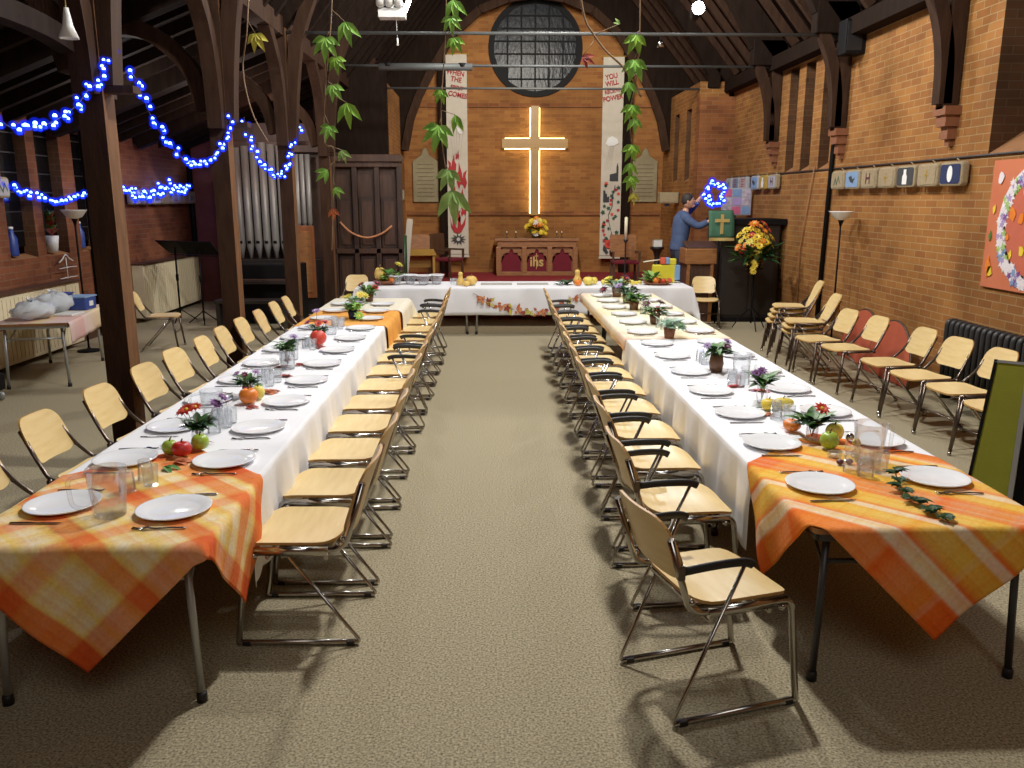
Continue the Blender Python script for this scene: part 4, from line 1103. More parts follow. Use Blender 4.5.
posy('leaf_bunch', 'bunch of dark leaves left of the tall squash', 'leaves', (1.17, 13.2, ZF), .9, None, [], [('leaf_dark', 26, .13), ('leaf_blue', 6, .1)], seed=21, group='greenery on the front table', spread=.2, h=.15)
rnd = random.Random(5)
for k in range(9):
    x = 1.8+.075*k
    fruit('lemon', f"small yellow lemon on the front table, {ORD[k].replace('nearest', 'first')} from left of a row", 'lemon', (x, 13.2+rnd.uniform(-.06, .1), ZF), (.036, .032, .03 if k % 3 else .042), 'yellow' if k % 2 else 'lemon', 'leaf', 0, .1, 'lemons on the front table')
# fruit bowl on the left
t = thing('fruit_bowl', 'wicker bowl at the left end of the front table', 'bowl', (-1.66, 13.3, ZF))
mb = MB(); mb.lathe([(0, .004), (.1, 0), (.2, .07), (.19, .075), (.1, .02), (0, .02)], 20); mb.build('body', 'terracotta', t)
fruit('melon', 'yellow melon in the bowl at the left end of front table', 'melon', (-1.75, 13.3, ZF+.05), (.09, .09, .12), 'gourd')
posy('leaf_bunch', 'spray of pale green leaves in the bowl at left end of front table', 'leaves', (-1.58, 13.32, ZF+.05), 1.5, None, [('leaf_yellow', 'yellow', .05)], [('leaf', 18, .12), ('leaf_pale', 16, .13)], seed=22, group='greenery on the front table', spread=.16, h=.22)
fruit('orange_gourd', 'orange squash in the bowl at left end of front table', 'gourd', (-1.56, 13.2, ZF+.04), (.06, .06, .05), 'orange')
# cardboard toy and fruit at the right end
t = thing('fruit_platter', 'shallow platter at the right end of the front table', 'platter', (2.66, 13.2, ZF)); t.scale = (1.0, .8, .8)
mb = MB(); mb.lathe([(0, .004), (.14, 0), (.24, .05), (.23, .055), (.14, .02), (0, .02)], 20); mb.build('body', 'terracotta', t)
fruit('tomato', 'red tomato on the platter at the right end of front table', 'tomato', (2.74, 13.12, ZF+.02), .045, 'scarlet'); fruit('orange_fruit', 'orange on the platter at the right end of front table', 'orange', (2.62, 13.1, ZF+.02), .055, 'orange')
posy('leaf_bunch', 'leafy bunch in front of the yellow card model', 'leaves', (2.6, 13.24, ZF+.03), 1.3, None, [], [('leaf', 18, .13), ('leaf_pale', 16, .14)], seed=23, group='greenery on the front table', spread=.2, h=.2)
t = thing('card_model', 'bright yellow card model with red and blue bands on the front table', 'model', (2.82, 13.5, ZF)); t.scale = (.85, .85, .85)
mb = MB(); mb.box((0, .03, .17), (.42, .18, .34)); mb.box((.16, .03, .4), (.14, .16, .12)); mb.build('body', 'card_yellow', t, bevel=.02)
mb = MB(); mb.box((-.02, 0, .42), (.09, .14, .12)); mb.build('cab', 'card_red', t, bevel=.01)
mb = MB(); mb.box((.065, 0, .42), (.07, .14, .12)); mb.build('window', 'card_blue', t, bevel=.01)
mb = MB(); mb.box((.25, 0, .2), (.1, .14, .28)); mb.build('tail', 'card_blue', t, bevel=.01)
mb = MB(); mb.tube([(-.08, 0, .44), (-.4, -.02, .4)], .012, 6); mb.build('spout', 'candle', t)
for x in (-.12, .1):
    mb = MB(); mb.lathe([(.05, -.1), (.05, .1)], 14, (0, 0, 0), 0, Matrix.Translation((x, 0, .05)) @ Matrix.Rotation(R(90), 4, 'X')); mb.build('wheel', 'card_red', t)
# hymn sheets
for k, x in enumerate((.1, .68)):
    mb = MB(); mb.box((0, 0, .004), (.5, .28, .008)); o = mb.build('folded_napkin', 'ink_grey', loc=(x, 13.35, ZF)); setp(o, f"flat folded pale cloth on the front table, {'left' if k == 0 else 'right'} of two", 'napkin', 'folded cloths')
# paper leaf garland pinned to the front cloth
t = thing('leaf_garland', 'swag of orange paper leaves hanging across the white front cloth', 'garland', (0, 12.735, 0))
P = smooth([(-.27, 0, .66), (0, 0, .52), (.3, 0, .42), (.6, 0, .37), (.9, 0, .39), (1.2, 0, .52), (1.42, 0, .66)], 8)
mb = MB(); mb.tube(P, .004, 5); mb.build('string', 'twig', t)
rnd = random.Random(9)
for k in range(26):
    p = P[int(4+k*(len(P)-8)/26)]; mb = MB()
    for q in range(4):
        a = rnd.uniform(0, 2*PI); mb.leaf((p.x, -.008, p.z+rnd.uniform(-.02, .02)), (math.cos(a), -.15, math.sin(a)), (0, -1, 0), rnd.uniform(.06, .1), .045, 0, .1)
    mb.build('leaf', ['leaf_orange', 'garland', 'leaf_red', 'leaf_yellow', 'blossom_white'][k % 5], t)

# ================================================================== ALTAR END
t = thing('altar', 'oak altar with three red panels under pointed arches', 'altar', (1.13, 20.45, .26)); t.scale = (.9, .95, .95)
mb = MB(); mb.box((0, .1, .9), (2.26, .86, .07)); mb.build('altar_top', 'oak', t, bevel=.01)
mb = MB(); mb.box((0, .08, .79), (2.12, .74, .15)); mb.box((0, .08, .05), (2.16, .78, .1)); mb.build('frieze', 'oak', t, bevel=.008)
mb = MB(); mb.box((0, .14, .42), (2.0, .6, .66)); mb.build('body', 'oak_dark', t)
for k, x in enumerate((-1.03, -.34, .34, 1.03)):
    mb = MB(); mb.box((x, -.27, .4), (.13, .1, .66)); mb.build('post', 'oak', t, bevel=.01)
arch = [(-.29, 0), (.29, 0), (.29, .66), (-.29, .66)]
hole = [(-.26, .04), (-.26, .36), (-.24, .42), (-.19, .42), (-.17, .48), (-.12, .5), (-.07, .49), (-.04, .56), (0, .6)]
hole = hole+[(-x, z) for x, z in hole[::-1][1:]]
for k, x in enumerate((-.685, 0, .685)):
    mb = MB(); mb.box((x, -.17, .4), (.56, .02, .62)); p = mb.build('panel', 'velvet_red', t)
    # tracery: the plate above the cusped arch
    top = [(-.29, .66)]+[(-.29, .04)]+hole+[(.29, .04), (.29, .66)]
    mb = MB(); T = Matrix.Translation((x, -.19, .08)) @ Matrix.Rotation(R(90), 4, 'X')
    m = len(hole)
    out = [(-.29, .04+.62*i/(m//2)) for i in range(m//2)]+[(0, .66)]+[(.29, .04+.62*(m//2-1-i)/(m//2)) for i in range(m//2)]
    for i in range(m-1):
        mb.prism([hole[i], hole[i+1], out[i+1], out[i]], .03, 0, T)
    mb.build('tracery', 'oak', p)
    if k == 1:
        text('monogram', 'ihs', .34, 'gold', p, facing((x, -.195, .34), 'y'))
        mb = MB(); mb.box((x-.005, -.195, .36), (.018, .006, .4)); mb.box((x-.005, -.195, .49), (.1, .006, .02)); mb.build('monogram_cross', 'gold', p)
for k, (x, z) in enumerate(((-.72, 0), (-.5, 0), (.62, 0), (.5, 0))):
    tt = thing('candlestick', f"small dark candlestick on the altar, {['leftmost', 'second from left', 'rightmost', 'second from right'][k]}", 'candlestick', (1.13+x, 20.5, 1.146), 0, 'altar candlesticks')
    mb = MB(); mb.lathe([(.045, 0), (.04, .015), (.012, .03), (.012, .1), (.03, .12), (0, .12)], 12); mb.build('stem', 'oak_dark', tt)
    mb = MB(); mb.lathe([(.014, .12), (.014, .16), (0, .165)], 10); mb.build('candle', 'candle', tt)
t = posy('altar_flowers', 'round arrangement of yellow and orange flowers on the altar', 'flowers', (1.14, 20.5, 1.146), 1.0, [(0, 0), (.1, 0), (.14, .08), (.12, .1), (0, .1)],
     [(random.choice(['yellow', 'orange', 'lemon', 'blossom_white', 'yellow']), 'yellow', .085, (.27*math.cos(k*2.4)*math.sqrt(k/20), -.12+.05*math.sin(k*1.7), .27+.2*math.sin(k*2.4)*math.sqrt(k/20))) for k in range(20)],
     [('leaf', 40, .24), ('leaf_dark', 30, .22)], group=None, seed=31, vm='oak_dark', spread=.3, h=.25)
# cross with lit back
t = thing('wall_cross', 'large wooden cross on the altar wall with light glowing behind it', 'cross', (1.11, EY-.14, 0))
mb = MB(); mb.box((0, 0, 2.98), (.2, .06, 2.6)); mb.build('upright', 'cross_wood', t, bevel=.006)
mb = MB(); mb.box((0, -.005, 3.4), (1.62, .06, .22)); mb.build('crosspiece', 'cross_wood', t, bevel=.006)
for x, z, w, h in ((-.112, 2.48, .022, 1.52), (.112, 2.48, .022, 1.52), (-.112, 3.9, .016, .68), (.112, 3.9, .016, .68), (-.43, 3.275, .62, .018), (.43, 3.275, .62, .018), (-.43, 3.525, .6, .012), (.43, 3.525, .6, .012)):
    mb = MB(); mb.box((x, .055, z), (w, .03, h)); mb.build('light_strip', 'led', t)

# hanging banners
def banner(x, y, z0, z1, w, label):
    t = thing('wall_banner', label, 'banner', (x, y, 0), 0, 'long banners on the altar wall')
    mb = MB(); mb.grid(4, 40, lambda u, v: (-w/2+w*u, .012*math.sin(v*9+u*2), z0+(z1-z0)*v), 0, smooth=True); mb.build('cloth', 'banner', t)
    mb = MB(); mb.tube([(-w/2-.06, 0, z1+.01), (w/2+.06, 0, z1+.01)], .02, 8); mb.build('top_rod', 'cross_wood', t)
    mb = MB(); mb.box((0, -.012, z0+.09), (w+.01, .012, .02)); mb.box((0, -.01, z0+.02), (w+.03, .02, .04)); mb.build('hem', 'banner', t)
    return t
BY = EY-.3
def art(polys, name, mat, t, z=.0):
    mb = MB()
    for poly in polys: mb.prism(poly, .006, 0, facing((0, -.022-z, 0), 'y'))
    return mb.build(name, mat, t)
b1 = banner(-.78, BY, .66, 5.42, .5, 'long white banner with red flames left of the cross')
for k, (s, z) in enumerate((('WHEN', 5.0), ('THE', 4.85), ('SPIRIT', 4.66), ('COMES', 4.5))):
    text('lettering', s, .155 if k != 2 else .13, 'ink_red', b1, facing((0.015*(k-1), -.024, z), 'y', R(-11)) @ Matrix.Diagonal((.9, 1, 1, 1)), .004)
def flame(x, z, s, f=1):
    p = [(-.06, 0), (-.1, .12), (-.07, .24), (-.1, .36), (-.03, .3), (-.02, .2), (.0, .32), (.05, .5), (.06, .34), (.1, .26), (.09, .12), (.05, 0), (.02, .1), (-.02, .08)]
    return [(x+f*a*s, z+b*s) for a, b in p]
art([flame(-.13, 2.62, 1.05), flame(.1, 2.3, 1.3, -1), flame(-.12, 1.85, 1.1), flame(.08, 1.95, .8), flame(-.02, 1.5, .9, -1), flame(.14, 1.65, .7), flame(.0, 3.0, .45)], 'flames', 'ink_red', b1)
big = [(-.2, 1.72), (-.17, 1.5), (-.12, 1.4), (-.14, 1.62), (-.09, 1.72), (-.07, 1.42), (-.02, 1.36), (.0, 1.6), (.06, 1.7), (.07, 1.44), (.12, 1.5), (.2, 1.68), (.17, 1.45), (.08, 1.28), (.0, 1.24), (-.1, 1.28), (-.17, 1.4)]
art([big], 'fire', 'ink_red', b1)
star = []
for k in range(22):
    a = 2*PI*k/22; r = .2 if k % 2 == 0 else .09; star.append((r*math.cos(a), 1.1+.75*r*math.sin(a)))
art([star], 'burst', 'ink_dark', b1); art([circ(.045, 12, 0, 1.1)], 'burst_eye', 'banner', b1, .004)
art([[(x, 3.0), (x+.004, 3.0), (x*2.2+.05, 3.9), (x*2.2+.045, 3.9)] for x in (-.1, -.06, -.02, .02, .06)], 'rays', 'ink_grey', b1)
art([[(-.02, 3.78), (.09, 3.7), (.12, 3.62), (.06, 3.6), (.02, 3.66)]], 'dove', 'ink_white', b1)
b2 = banner(2.98, BY, .62, 5.38, .5, 'long white banner with a flowering vine right of the cross')
for k, (s, z) in enumerate((('YOU', 4.93), ('WILL', 4.78), ('RECEIVE', 4.6), ('POWER', 4.44))):
    text('lettering', s, .155 if k != 2 else .115, 'ink_red', b2, facing((-.04+0.015*(k-1), -.024, z), 'y', R(11)) @ Matrix.Diagonal((.9, 1, 1, 1)), .004)
art([[(-.16, 3.38), (-.1, 3.52), (.0, 3.56), (.12, 3.5), (.16, 3.4), (.06, 3.34), (-.08, 3.33)]], 'dove', 'ink_white', b2)
art([[(x, 2.75), (x+.005, 2.75), (x*.5+.055, 3.35), (x*.5+.05, 3.35)] for x in (-.18, -.13, -.08, -.03)], 'rays', 'ink_grey', b2)
art([[(-.04, 2.5), (.17, 2.5), (.17, 2.84), (.145, 2.94), (.12, 2.84), (.12, 2.7), (-.04, 2.66)]], 'church', 'ink_dark', b2)
art([[(-.19, 2.0), (-.04, 2.0), (-.04, 2.14), (-.09, 2.12), (-.1, 2.2), (-.13, 2.2), (-.14, 2.28), (-.19, 2.28)]], 'houses', 'ink_dark', b2)
mb = MB(); mb.tube([(p[0], -.024, p[1]) for p in [(-.02, 1.0), (.04, 1.25), (-.03, 1.5), (-.05, 1.7), (.04, 1.9), (.05, 2.15), (.1, 2.4)]], .008, 6); mb.build('vine_stem', 'ink_dark', b2)
rnd = random.Random(12)
gl, rl, ol = [], [], []
for k in range(30):
    x, z = rnd.uniform(-.2, .2), 1.02+k*.049; a = rnd.uniform(0, 6.28); s = rnd.uniform(.04, .062)
    if -.2 < x < -.02 and 1.97 < z < 2.3: x = -x
    poly = [(x+s*math.cos(a+q)*(1 if i % 2 == 0 else .6), z+s*math.sin(a+q)*(1 if i % 2 == 0 else .6)) for i, q in enumerate([i*2*PI/10 for i in range(10)])]
    (gl if k % 5 in (0, 2, 3) else rl if k % 5 == 1 else ol).append(poly)
art(gl, 'vine_leaves', 'ink_green', b2); art(rl, 'red_flowers', 'ink_red', b2); art(ol, 'orange_flowers', 'scarlet', b2)
art([circ(.11, 18, -.02, .98)], 'rose', 'scarlet', b2, .003); art([circ(.05, 12, -.02, .98)], 'rose_centre', 'ink_red', b2, .006)
art([[(-.03, .78), (-.15, .98), (-.17, .84), (-.08, .72)], [(-.01, .78), (.13, .98), (.15, .84), (.05, .72)]], 'hands', 'ink_dark', b2)

# memorial tablets
for k, (x, y) in enumerate(((-1.58, EY-.02), (3.85, EY-.02))):
    t = thing('memorial_tablet', f"pale stone memorial tablet with a pointed top, {'left' if k == 0 else 'right'} of the altar", 'tablet', (x, y, 2.0), 0, 'memorial tablets')
    o = [(-.31, 0), (.31, 0), (.31, .98), (.2, 1.05), (.1, 1.12), (.05, 1.26), (0, 1.3), (-.05, 1.26), (-.1, 1.12), (-.2, 1.05), (-.31, .98)]
    mb = MB(); mb.prism(o, .06, 0, facing((0, 0, 0), 'y')); mb.build('slab', 'stone', t, bevel=.012)
    mb = MB()
    for q in range(9): mb.box((0, -.062, .14+q*.095), (.44-.03*(q % 3), .006, .022))
    mb.build('inscription', 'stone_line', t)

# sanctuary chairs
def arm_chair(name, label, loc, rz, back_mat):
    t = thing(name, label, 'chair', loc, rz, 'chairs beside the altar')
    mb = MB(); mb.box((0, 0, .44), (.58, .5, .07)); mb.build('cushion', 'velvet_red', t, bevel=.02)
    mb = MB(); mb.sheet(rrect(.6, .5, .06), lambda x, y: (x, .26+.04*(y+.25)+.02, .78+y), (0, .025, 0)); mb.build('backrest', back_mat, t)
    for sx in (-1, 1):
        for sy in (-1, 1):
            mb = MB(); mb.box((sx*.27, sy*.22, .2 if sy < 0 else .2), (.05, .05, .4)); mb.build('leg', 'oak_dark', t, bevel=.006)
        mb = MB(); mb.box((sx*.29, 0, .66), (.05, .52, .04)); mb.box((sx*.29, -.23, .55), (.045, .045, .2)); mb.build('armrest', 'oak_dark', t, bevel=.006)
    return t
arm_chair('sanctuary_chair', 'wooden armchair with red seat, right of the altar', (3.0, 18.6, .26), 0, 'oak')
arm_chair('sanctuary_chair', 'wooden armchair with red seat, left of the altar beyond the desk', (-.98, 19.6, .26), R(60), 'oak_dark')
t = thing('reading_desk', 'small light wooden desk with a sloping top left of the altar', 'desk', (-1.55, 18.2, .26), R(12))
mb = MB(); mb.box((0, 0, .68), (.72, .42, .035), rot=Matrix.Rotation(R(12), 3, 'X')); mb.build('desk_top', 'cross_wood', t, bevel=.006)
mb = MB(); mb.box((-.31, 0, .33), (.05, .34, .66)); mb.build('side_panel', 'cross_wood', t); mb = MB(); mb.box((.31, 0, .33), (.05, .34, .66)); mb.build('side_panel', 'cross_wood', t)
mb = MB(); mb.box((0, .15, .5), (.6, .03, .3)); mb.build('front_panel', 'cross_wood', t)
arm_chair('sanctuary_chair', 'red seated wooden chair behind the small light desk', (-1.62, 18.75, .26), R(8), 'oak')
# candle stand
t = thing('candle_stand', 'tall thin stand with a single pale candle right of the cross', 'candle stand', (2.93, 18.1, .26))
mb = MB(); mb.lathe([(.16, 0), (.15, .02), (.03, .06), (.016, .1), (.016, .88), (.05, .93), (.06, .96), (0, .96)], 16); mb.build('stand', 'iron', t)
mb = MB(); mb.lathe([(.035, .96), (.035, 1.42), (0, 1.44)], 14); mb.build('candle', 'candle', t)
# speaker, bracket table
t = thing('loudspeaker', 'pale boxy loudspeaker on the side wall right of the altar', 'speaker', (4.06, 19.25, 1.98), 0, 'pale boxes on the altar wall')
mb = MB(); mb.box((0, 0, .12), (.42, .24, .24)); mb.build('case', 'stone', t, bevel=.015)
mb = MB(); mb.box((0, -.125, .12), (.36, .01, .18)); mb.build('grille', 'hessian', t)
mb = MB(); mb.box((0, .12, -.04), (.08, .2, .06)); mb.build('bracket', 'iron', t)
t = thing('loudspeaker', 'small pale loudspeaker beside the carved screen left of the altar', 'speaker', (-1.86, 17.6, 2.05), 0, 'pale boxes on the altar wall')
mb = MB(); mb.box((0, 0, .1), (.2, .2, .2)); mb.build('case', 'stone', t, bevel=.015)
mb = MB(); mb.box((0, -.105, .1), (.16, .01, .15)); mb.build('grille', 'hessian', t)
t = thing('pedestal_table', 'dark pedestal with a small white box on top', 'pedestal', (3.92, 19.6, .26))
mb = MB(); mb.lathe([(.2, 0), (.2, .05), (.07, .1), (.06, .5), (.1, .62), (.17, .68), (.17, .72), (0, .72)], 16); mb.build('body', 'black_wood', t)
t = thing('collection_box', 'small white box standing on the dark pedestal', 'box', (3.92, 19.6, .98))
mb = MB(); mb.box((0, 0, .08), (.2, .16, .16)); mb.build('body', 'white_plastic', t, bevel=.008)
mb = MB(); mb.box((0, 0, .165), (.21, .17, .02)); mb.build('lid', 'stone', t)

# pulpit with cloth, black cupboard, flower pedestal
t = thing('wooden_pulpit', 'brown wooden reading pulpit in front of the person', 'pulpit', (3.56, 14.25, 0))
mb = MB(); mb.box((.0, .05, .5), (.46, .36, 1.0)); mb.build('body', 'oak_dark', t, bevel=.01)
mb = MB(); mb.box((.0, .02, 1.12), (.54, .46, .26)); mb.build('upper_box', 'oak', t, bevel=.015)
mb = MB(); mb.box((-.2, -.16, .5), (.05, .05, 1.0)); mb.box((.2, -.16, .5), (.05, .05, 1.0)); mb.build('post', 'oak', t)
mb = MB(); mb.box((.02, -.0, 1.3), (.52, .4, .04), rot=Matrix.Rotation(R(14), 3, 'X')); mb.build('book_rest', 'oak_dark', t, bevel=.008)
t = thing('pulpit_cloth', 'dark green hanging with a gold cross on the pulpit', 'hanging', (3.82, 13.84, 0))
mb = MB(); mb.grid(6, 10, lambda u, v: (-.2+.42*u, .02*math.sin(u*6)*(1-v)+.1*v*v, 1.44+.44*v), 0); mb.build('cloth', 'pulpit_green', t).modifiers.new('thick', 'SOLIDIFY').thickness = .006
mb = MB(); mb.box((.0, -.03, 1.66), (.05, .012, .32)); mb.box((0, -.035, 1.72), (.24, .012, .05)); mb.build('cross', 'gold', t)
mb = MB(); mb.grid(6, 2, lambda u, v: (-.2+.42*u, .02*math.sin(u*6)-.005, 1.39+.05*v), 0); mb.build('fringe', 'gold', t)
mb = MB(); mb.tube([(0, .12, .0), (0, .12, 1.88)], .015, 8); mb.tube([(-.2, .11, 1.87), (.22, .11, 1.87)], .014, 8); mb.build('hanging_frame', 'black', t)
t = thing('black_cupboard', 'tall black wooden cupboard behind the flower pedestal', 'cupboard', (4.4, 14.55, 0))
mb = MB(); mb.box((0, 0, .85), (1.0, .9, 1.6)); mb.build('body', 'black_wood', t, bevel=.01)
mb = MB(); mb.box((.03, 0, 1.69), (1.12, 1.0, .1)); mb.build('cornice', 'black', t, bevel=.01)
mb = MB(); mb.box((0, 0, .04), (1.04, .95, .08)); mb.build('plinth', 'black', t)
for s in (-1, 1):
    mb = MB(); mb.box((s*.245, -.46, .85), (.46, .03, 1.46)); d = mb.build('door', 'black_wood', t, bevel=.008)
    mb = MB(); mb.ell((s*.06, -.49, .9), .02, 0, 10, 6); mb.build('knob', 'iron', d)
t = thing('flower_pedestal', 'three legged stand holding the large yellow and red arrangement', 'stand', (4.22, 13.25, 0))
mb = MB(); mb.tube([(0, 0, .1), (0, 0, .98)], .014, 8); mb.lathe([(.13, .97), (.14, .99), (0, .99)], 16); mb.build('pole', 'black', t)
for k in range(3):
    a = 2*PI*k/3+.5; mb = MB(); mb.tube(smooth([(0, 0, .35), (.16*math.cos(a), .16*math.sin(a), .22), (.3*math.cos(a), .3*math.sin(a), .01)], 5), .01, 7); mb.build('leg', 'black', t)
rnd = random.Random(41); bl = []
for k in range(46):
    a = k*2.4; r = math.sqrt(k/46); x, z = .3*r*math.cos(a), .35+.36*r*math.sin(a)
    if z < .2: x *= .5
    m = ['yellow', 'yellow', 'lemon', 'orange', 'scarlet', 'leaf_red', 'yellow'][k % 7] if z < .5 else ['orange', 'scarlet', 'red', 'yellow'][k % 4]
    bl.append((m, 'leaf_yellow' if m != 'yellow' else 'brown_pot', rnd.uniform(.06, .09), (x, -.17+.18*r+rnd.uniform(-.04, .02), z)))
for k in range(4): bl.append(('yellow', 'leaf_yellow', .055, (-.07+.02*math.sin(k*2), -.2, .1-.05*k)))
posy('pedestal_flowers', 'large spreading arrangement of yellow, orange and red flowers', 'flowers', (4.22, 13.25, .995), 1.0, [(0, 0), (.09, 0), (.12, .1), (.1, .1), (0, .08)], bl,
     [('leaf_dark', 60, .34), ('leaf', 34, .32)], group=None, seed=42, vm='black', spread=.5, h=.35, big=.7)
# photo board behind the pulpit
t = thing('photo_board', 'board of small photographs on the wall above the black cupboard', 'board', (4.66, 15.95, 0))
mb = MB(); mb.box((0, 0, 2.02), (.56, .03, .5)); mb.build('backing', 'kneel_grey', t)
mb = MB(); mb.tube([(0, .04, 2.2), (0, .06, .0)], .02, 6); mb.lathe([(.18, 0), (.18, .02), (0, .02)], 14, (0, .06, 0)); mb.build('prop', 'iron', t)
for k in range(9):
    mb = MB(); mb.box((-.18+.18*(k % 3), -.02, 1.86+.16*(k//3)), (.16, .008, .14)); mb.build('photograph', ['photo_paper', 'pink', 'kneel_blue', 'photo_paper', 'lilac'][k % 5], t)

# ================================================================== KNEELERS on the rails
def make_kneeler(mats, motif):
    """padded hassock hung flat on the wall, facing -X"""
    def f(t):
        mb = MB(); mb.sheet(rrect(.3, .25, .035, 4), lambda x, y: (-.0-.0*(x*x), -x, y), (-.001, 0, 0))
        return mb
    return f
def kneeler(label, x, y, z, axis, base, face, motif, w=.31, rz=0):
    s = -1 if axis == 'x' else 1
    t = thing('kneeler', label, 'kneeler', (x, y, z), rz, 'kneelers hung on the right wall' if axis == 'x' else 'kneelers hung on the left wall')
    mb = MB(); o = rrect(w, .25, .04, 4)
    mb.prism(o, .085, 0, facing((0, 0, 0), axis)); mb.build('cushion', base, t, bevel=.02)
    T = facing((s*.087, 0, 0), axis)
    mb = MB(); mb.prism(rrect(w-.05, .2, .03, 3), .004, 0, T); mb.build('front_panel', face, t)
    T = facing((s*.092, 0, 0), axis)
    mb = MB()
    if motif == 'cross': mb.prism(rrect(.02, .12, .004, 1), .003, 0, T); mb.prism(rrect(.1, .02, .004, 1), .003, 0, T)
    elif motif == 'oval': mb.prism([(.05*math.cos(a*.4), .085*math.sin(a*.4)) for a in range(16)], .003, 0, T)
    elif motif == 'figure': mb.prism([(-.05, -.09), (.05, -.09), (.055, .0), (.03, .03), (.03, .08), (-.03, .08), (-.03, .03), (-.055, .0)], .003, 0, T)
    elif motif == 'bird': mb.prism([(-.1, .03), (-.02, .05), (.03, .0), (.1, .02), (.04, -.05), (-.04, -.03)], .003, 0, T)
    elif motif == 'band':
        for q in (-.06, -.02, .03, .07): mb.prism([(-.08, q), (.08, q), (.08, q+.014), (-.08, q+.014)], .003, 0, T)
    elif motif == 'zig': mb.prism([(-.1, -.06), (-.05, .04), (0, -.04), (.05, .06), (.1, -.02), (.1, -.05), (.05, .03), (0, -.07), (-.05, .01), (-.08, -.07)], .003, 0, T)
    elif motif == 'letter': mb.prism([(-.06, -.07), (-.04, -.07), (-.04, -.01), (.04, -.01), (.04, -.07), (.06, -.07), (.06, .07), (.04, .07), (.04, .02), (-.04, .02), (-.04, .07), (-.06, .07)], .003, 0, T)
    mb.build('motif', {'oval': 'ink_white', 'figure': 'ink_white', 'bird': 'ink_dark', 'cross': 'kneel_gold', 'band': 'ink_red', 'zig': 'ink_green', 'letter': 'plum'}[motif], t)
    mb = MB(); mb.tube([(0, -.04, .12), (s*.03, 0, .16), (0, .04, .12)], .006, 5); mb.build('loop', 'hessian', t)
ks = [('hessian', 'hessian', 'zig', 'pale kneeler with green zigzag'), ('hessian', 'kneel_blue', 'bird', 'blue faced kneeler with a dark bird'), ('hessian', 'hessian', 'letter', 'pale kneeler with a plum letter shape'), ('hessian', 'hessian', 'cross', 'plain pale kneeler with a thin cross'),
      ('hessian', 'ink_dark', 'figure', 'dark faced kneeler with a white figure'), ('hessian', 'hessian', 'cross', 'pale kneeler with a cross, next to the navy one'), ('hessian', 'navy', 'oval', 'navy faced kneeler with a white oval, nearest the orange poster')]
for k, (b, f, m, lab) in enumerate(ks):
    kneeler(lab+' on the right wall', 4.975, 11.9-.49*k, 2.32, 'x', b, f, m, .43)
ks = [('kneel_grey', 'kneel_grey', 'zig', 'grey green kneeler nearest the wall pier'), ('kneel_grey', 'kneel_blue', 'band', 'pale blue banded kneeler'), ('kneel_grey', 'photo_paper', 'band', 'mauve kneeler with bands'), ('kneel_grey', 'kneel_blue', 'bird', 'blue white kneeler with a bird'), ('kneel_gold', 'kneel_gold', 'figure', 'gold kneeler with a white figure'), ('hessian', 'kneel_grey', 'letter', 'grey kneeler at the near end of the far group')]
for k, (b, f, m, lab) in enumerate(ks):
    kneeler(lab+' on the right wall', 4.975, 17.38-.5*k-(.2 if k > 2 else 0), 2.36, 'x', b, f, m, .4)
for k in range(7):
    kneeler(f"pale kneeler on the left aisle wall under blue lights, {ORD[k]} from the viewer", LX+.025, 14.45+.45*k, 2.1, 'X', 'hessian', 'hessian' if k % 2 else 'kneel_grey', ['cross', 'letter', 'zig', 'cross', 'band', 'cross', 'zig'][k], .38)
kneeler('pale kneeler between the aisle windows at the left edge of the view', LX+.025, 10.55, 2.2, 'X', 'hessian', 'kneel_grey', 'zig', .34)

# ================================================================== RIGHT WALL
t = thing('wreath_poster', 'orange poster with a ring of white and purple flowers on the right wall', 'poster', (4.985, 7.72, 1.82))
mb = MB(); mb.prism([(-.6, -.62), (.8, -.62), (.8, .61), (-.6, .61)], .012, 0, facing((0, 0, 0), 'x')); mb.build('sheet', 'poster', t)
mb = MB(); mb.prism(circ(.5, 40), .003, 0, facing((-.013, -.17, -.01), 'x')); mb.build('inner_disc', 'poster_inner', t)
rnd = random.Random(77)
mb = MB(); mt = ['blossom_white', 'lilac', 'blossom_white', 'leaf_pale', 'blossom_white', 'kneel_blue', 'purple', 'blossom_white']
T = facing((-.016, -.17, -.01), 'x')
mb.add([(q*math.cos(a), q*math.sin(a), 0) for q in (.465, .595) for a in [2*PI*z/48 for z in range(48)]], [(z, (z+1) % 48, 48+(z+1) % 48, 48+z) for z in range(48)], 0, False, T)
for k in range(260):
    a = rnd.uniform(0, 2*PI); r = rnd.uniform(.47, .59); s = rnd.uniform(.032, .052); a0 = rnd.uniform(0, 6)
    mb.prism([(r*math.cos(a)+s*(1 if q % 2 else .45)*math.cos(a0+q*PI/5), r*math.sin(a)+s*(1 if q % 2 else .45)*math.sin(a0+q*PI/5)) for q in range(10)], .002+.004*rnd.random(), (k % 8 if (int(a*2) % 3) else k % 4), T)
setp(mb.build('flower_wreath', mt, t), kind='stuff')
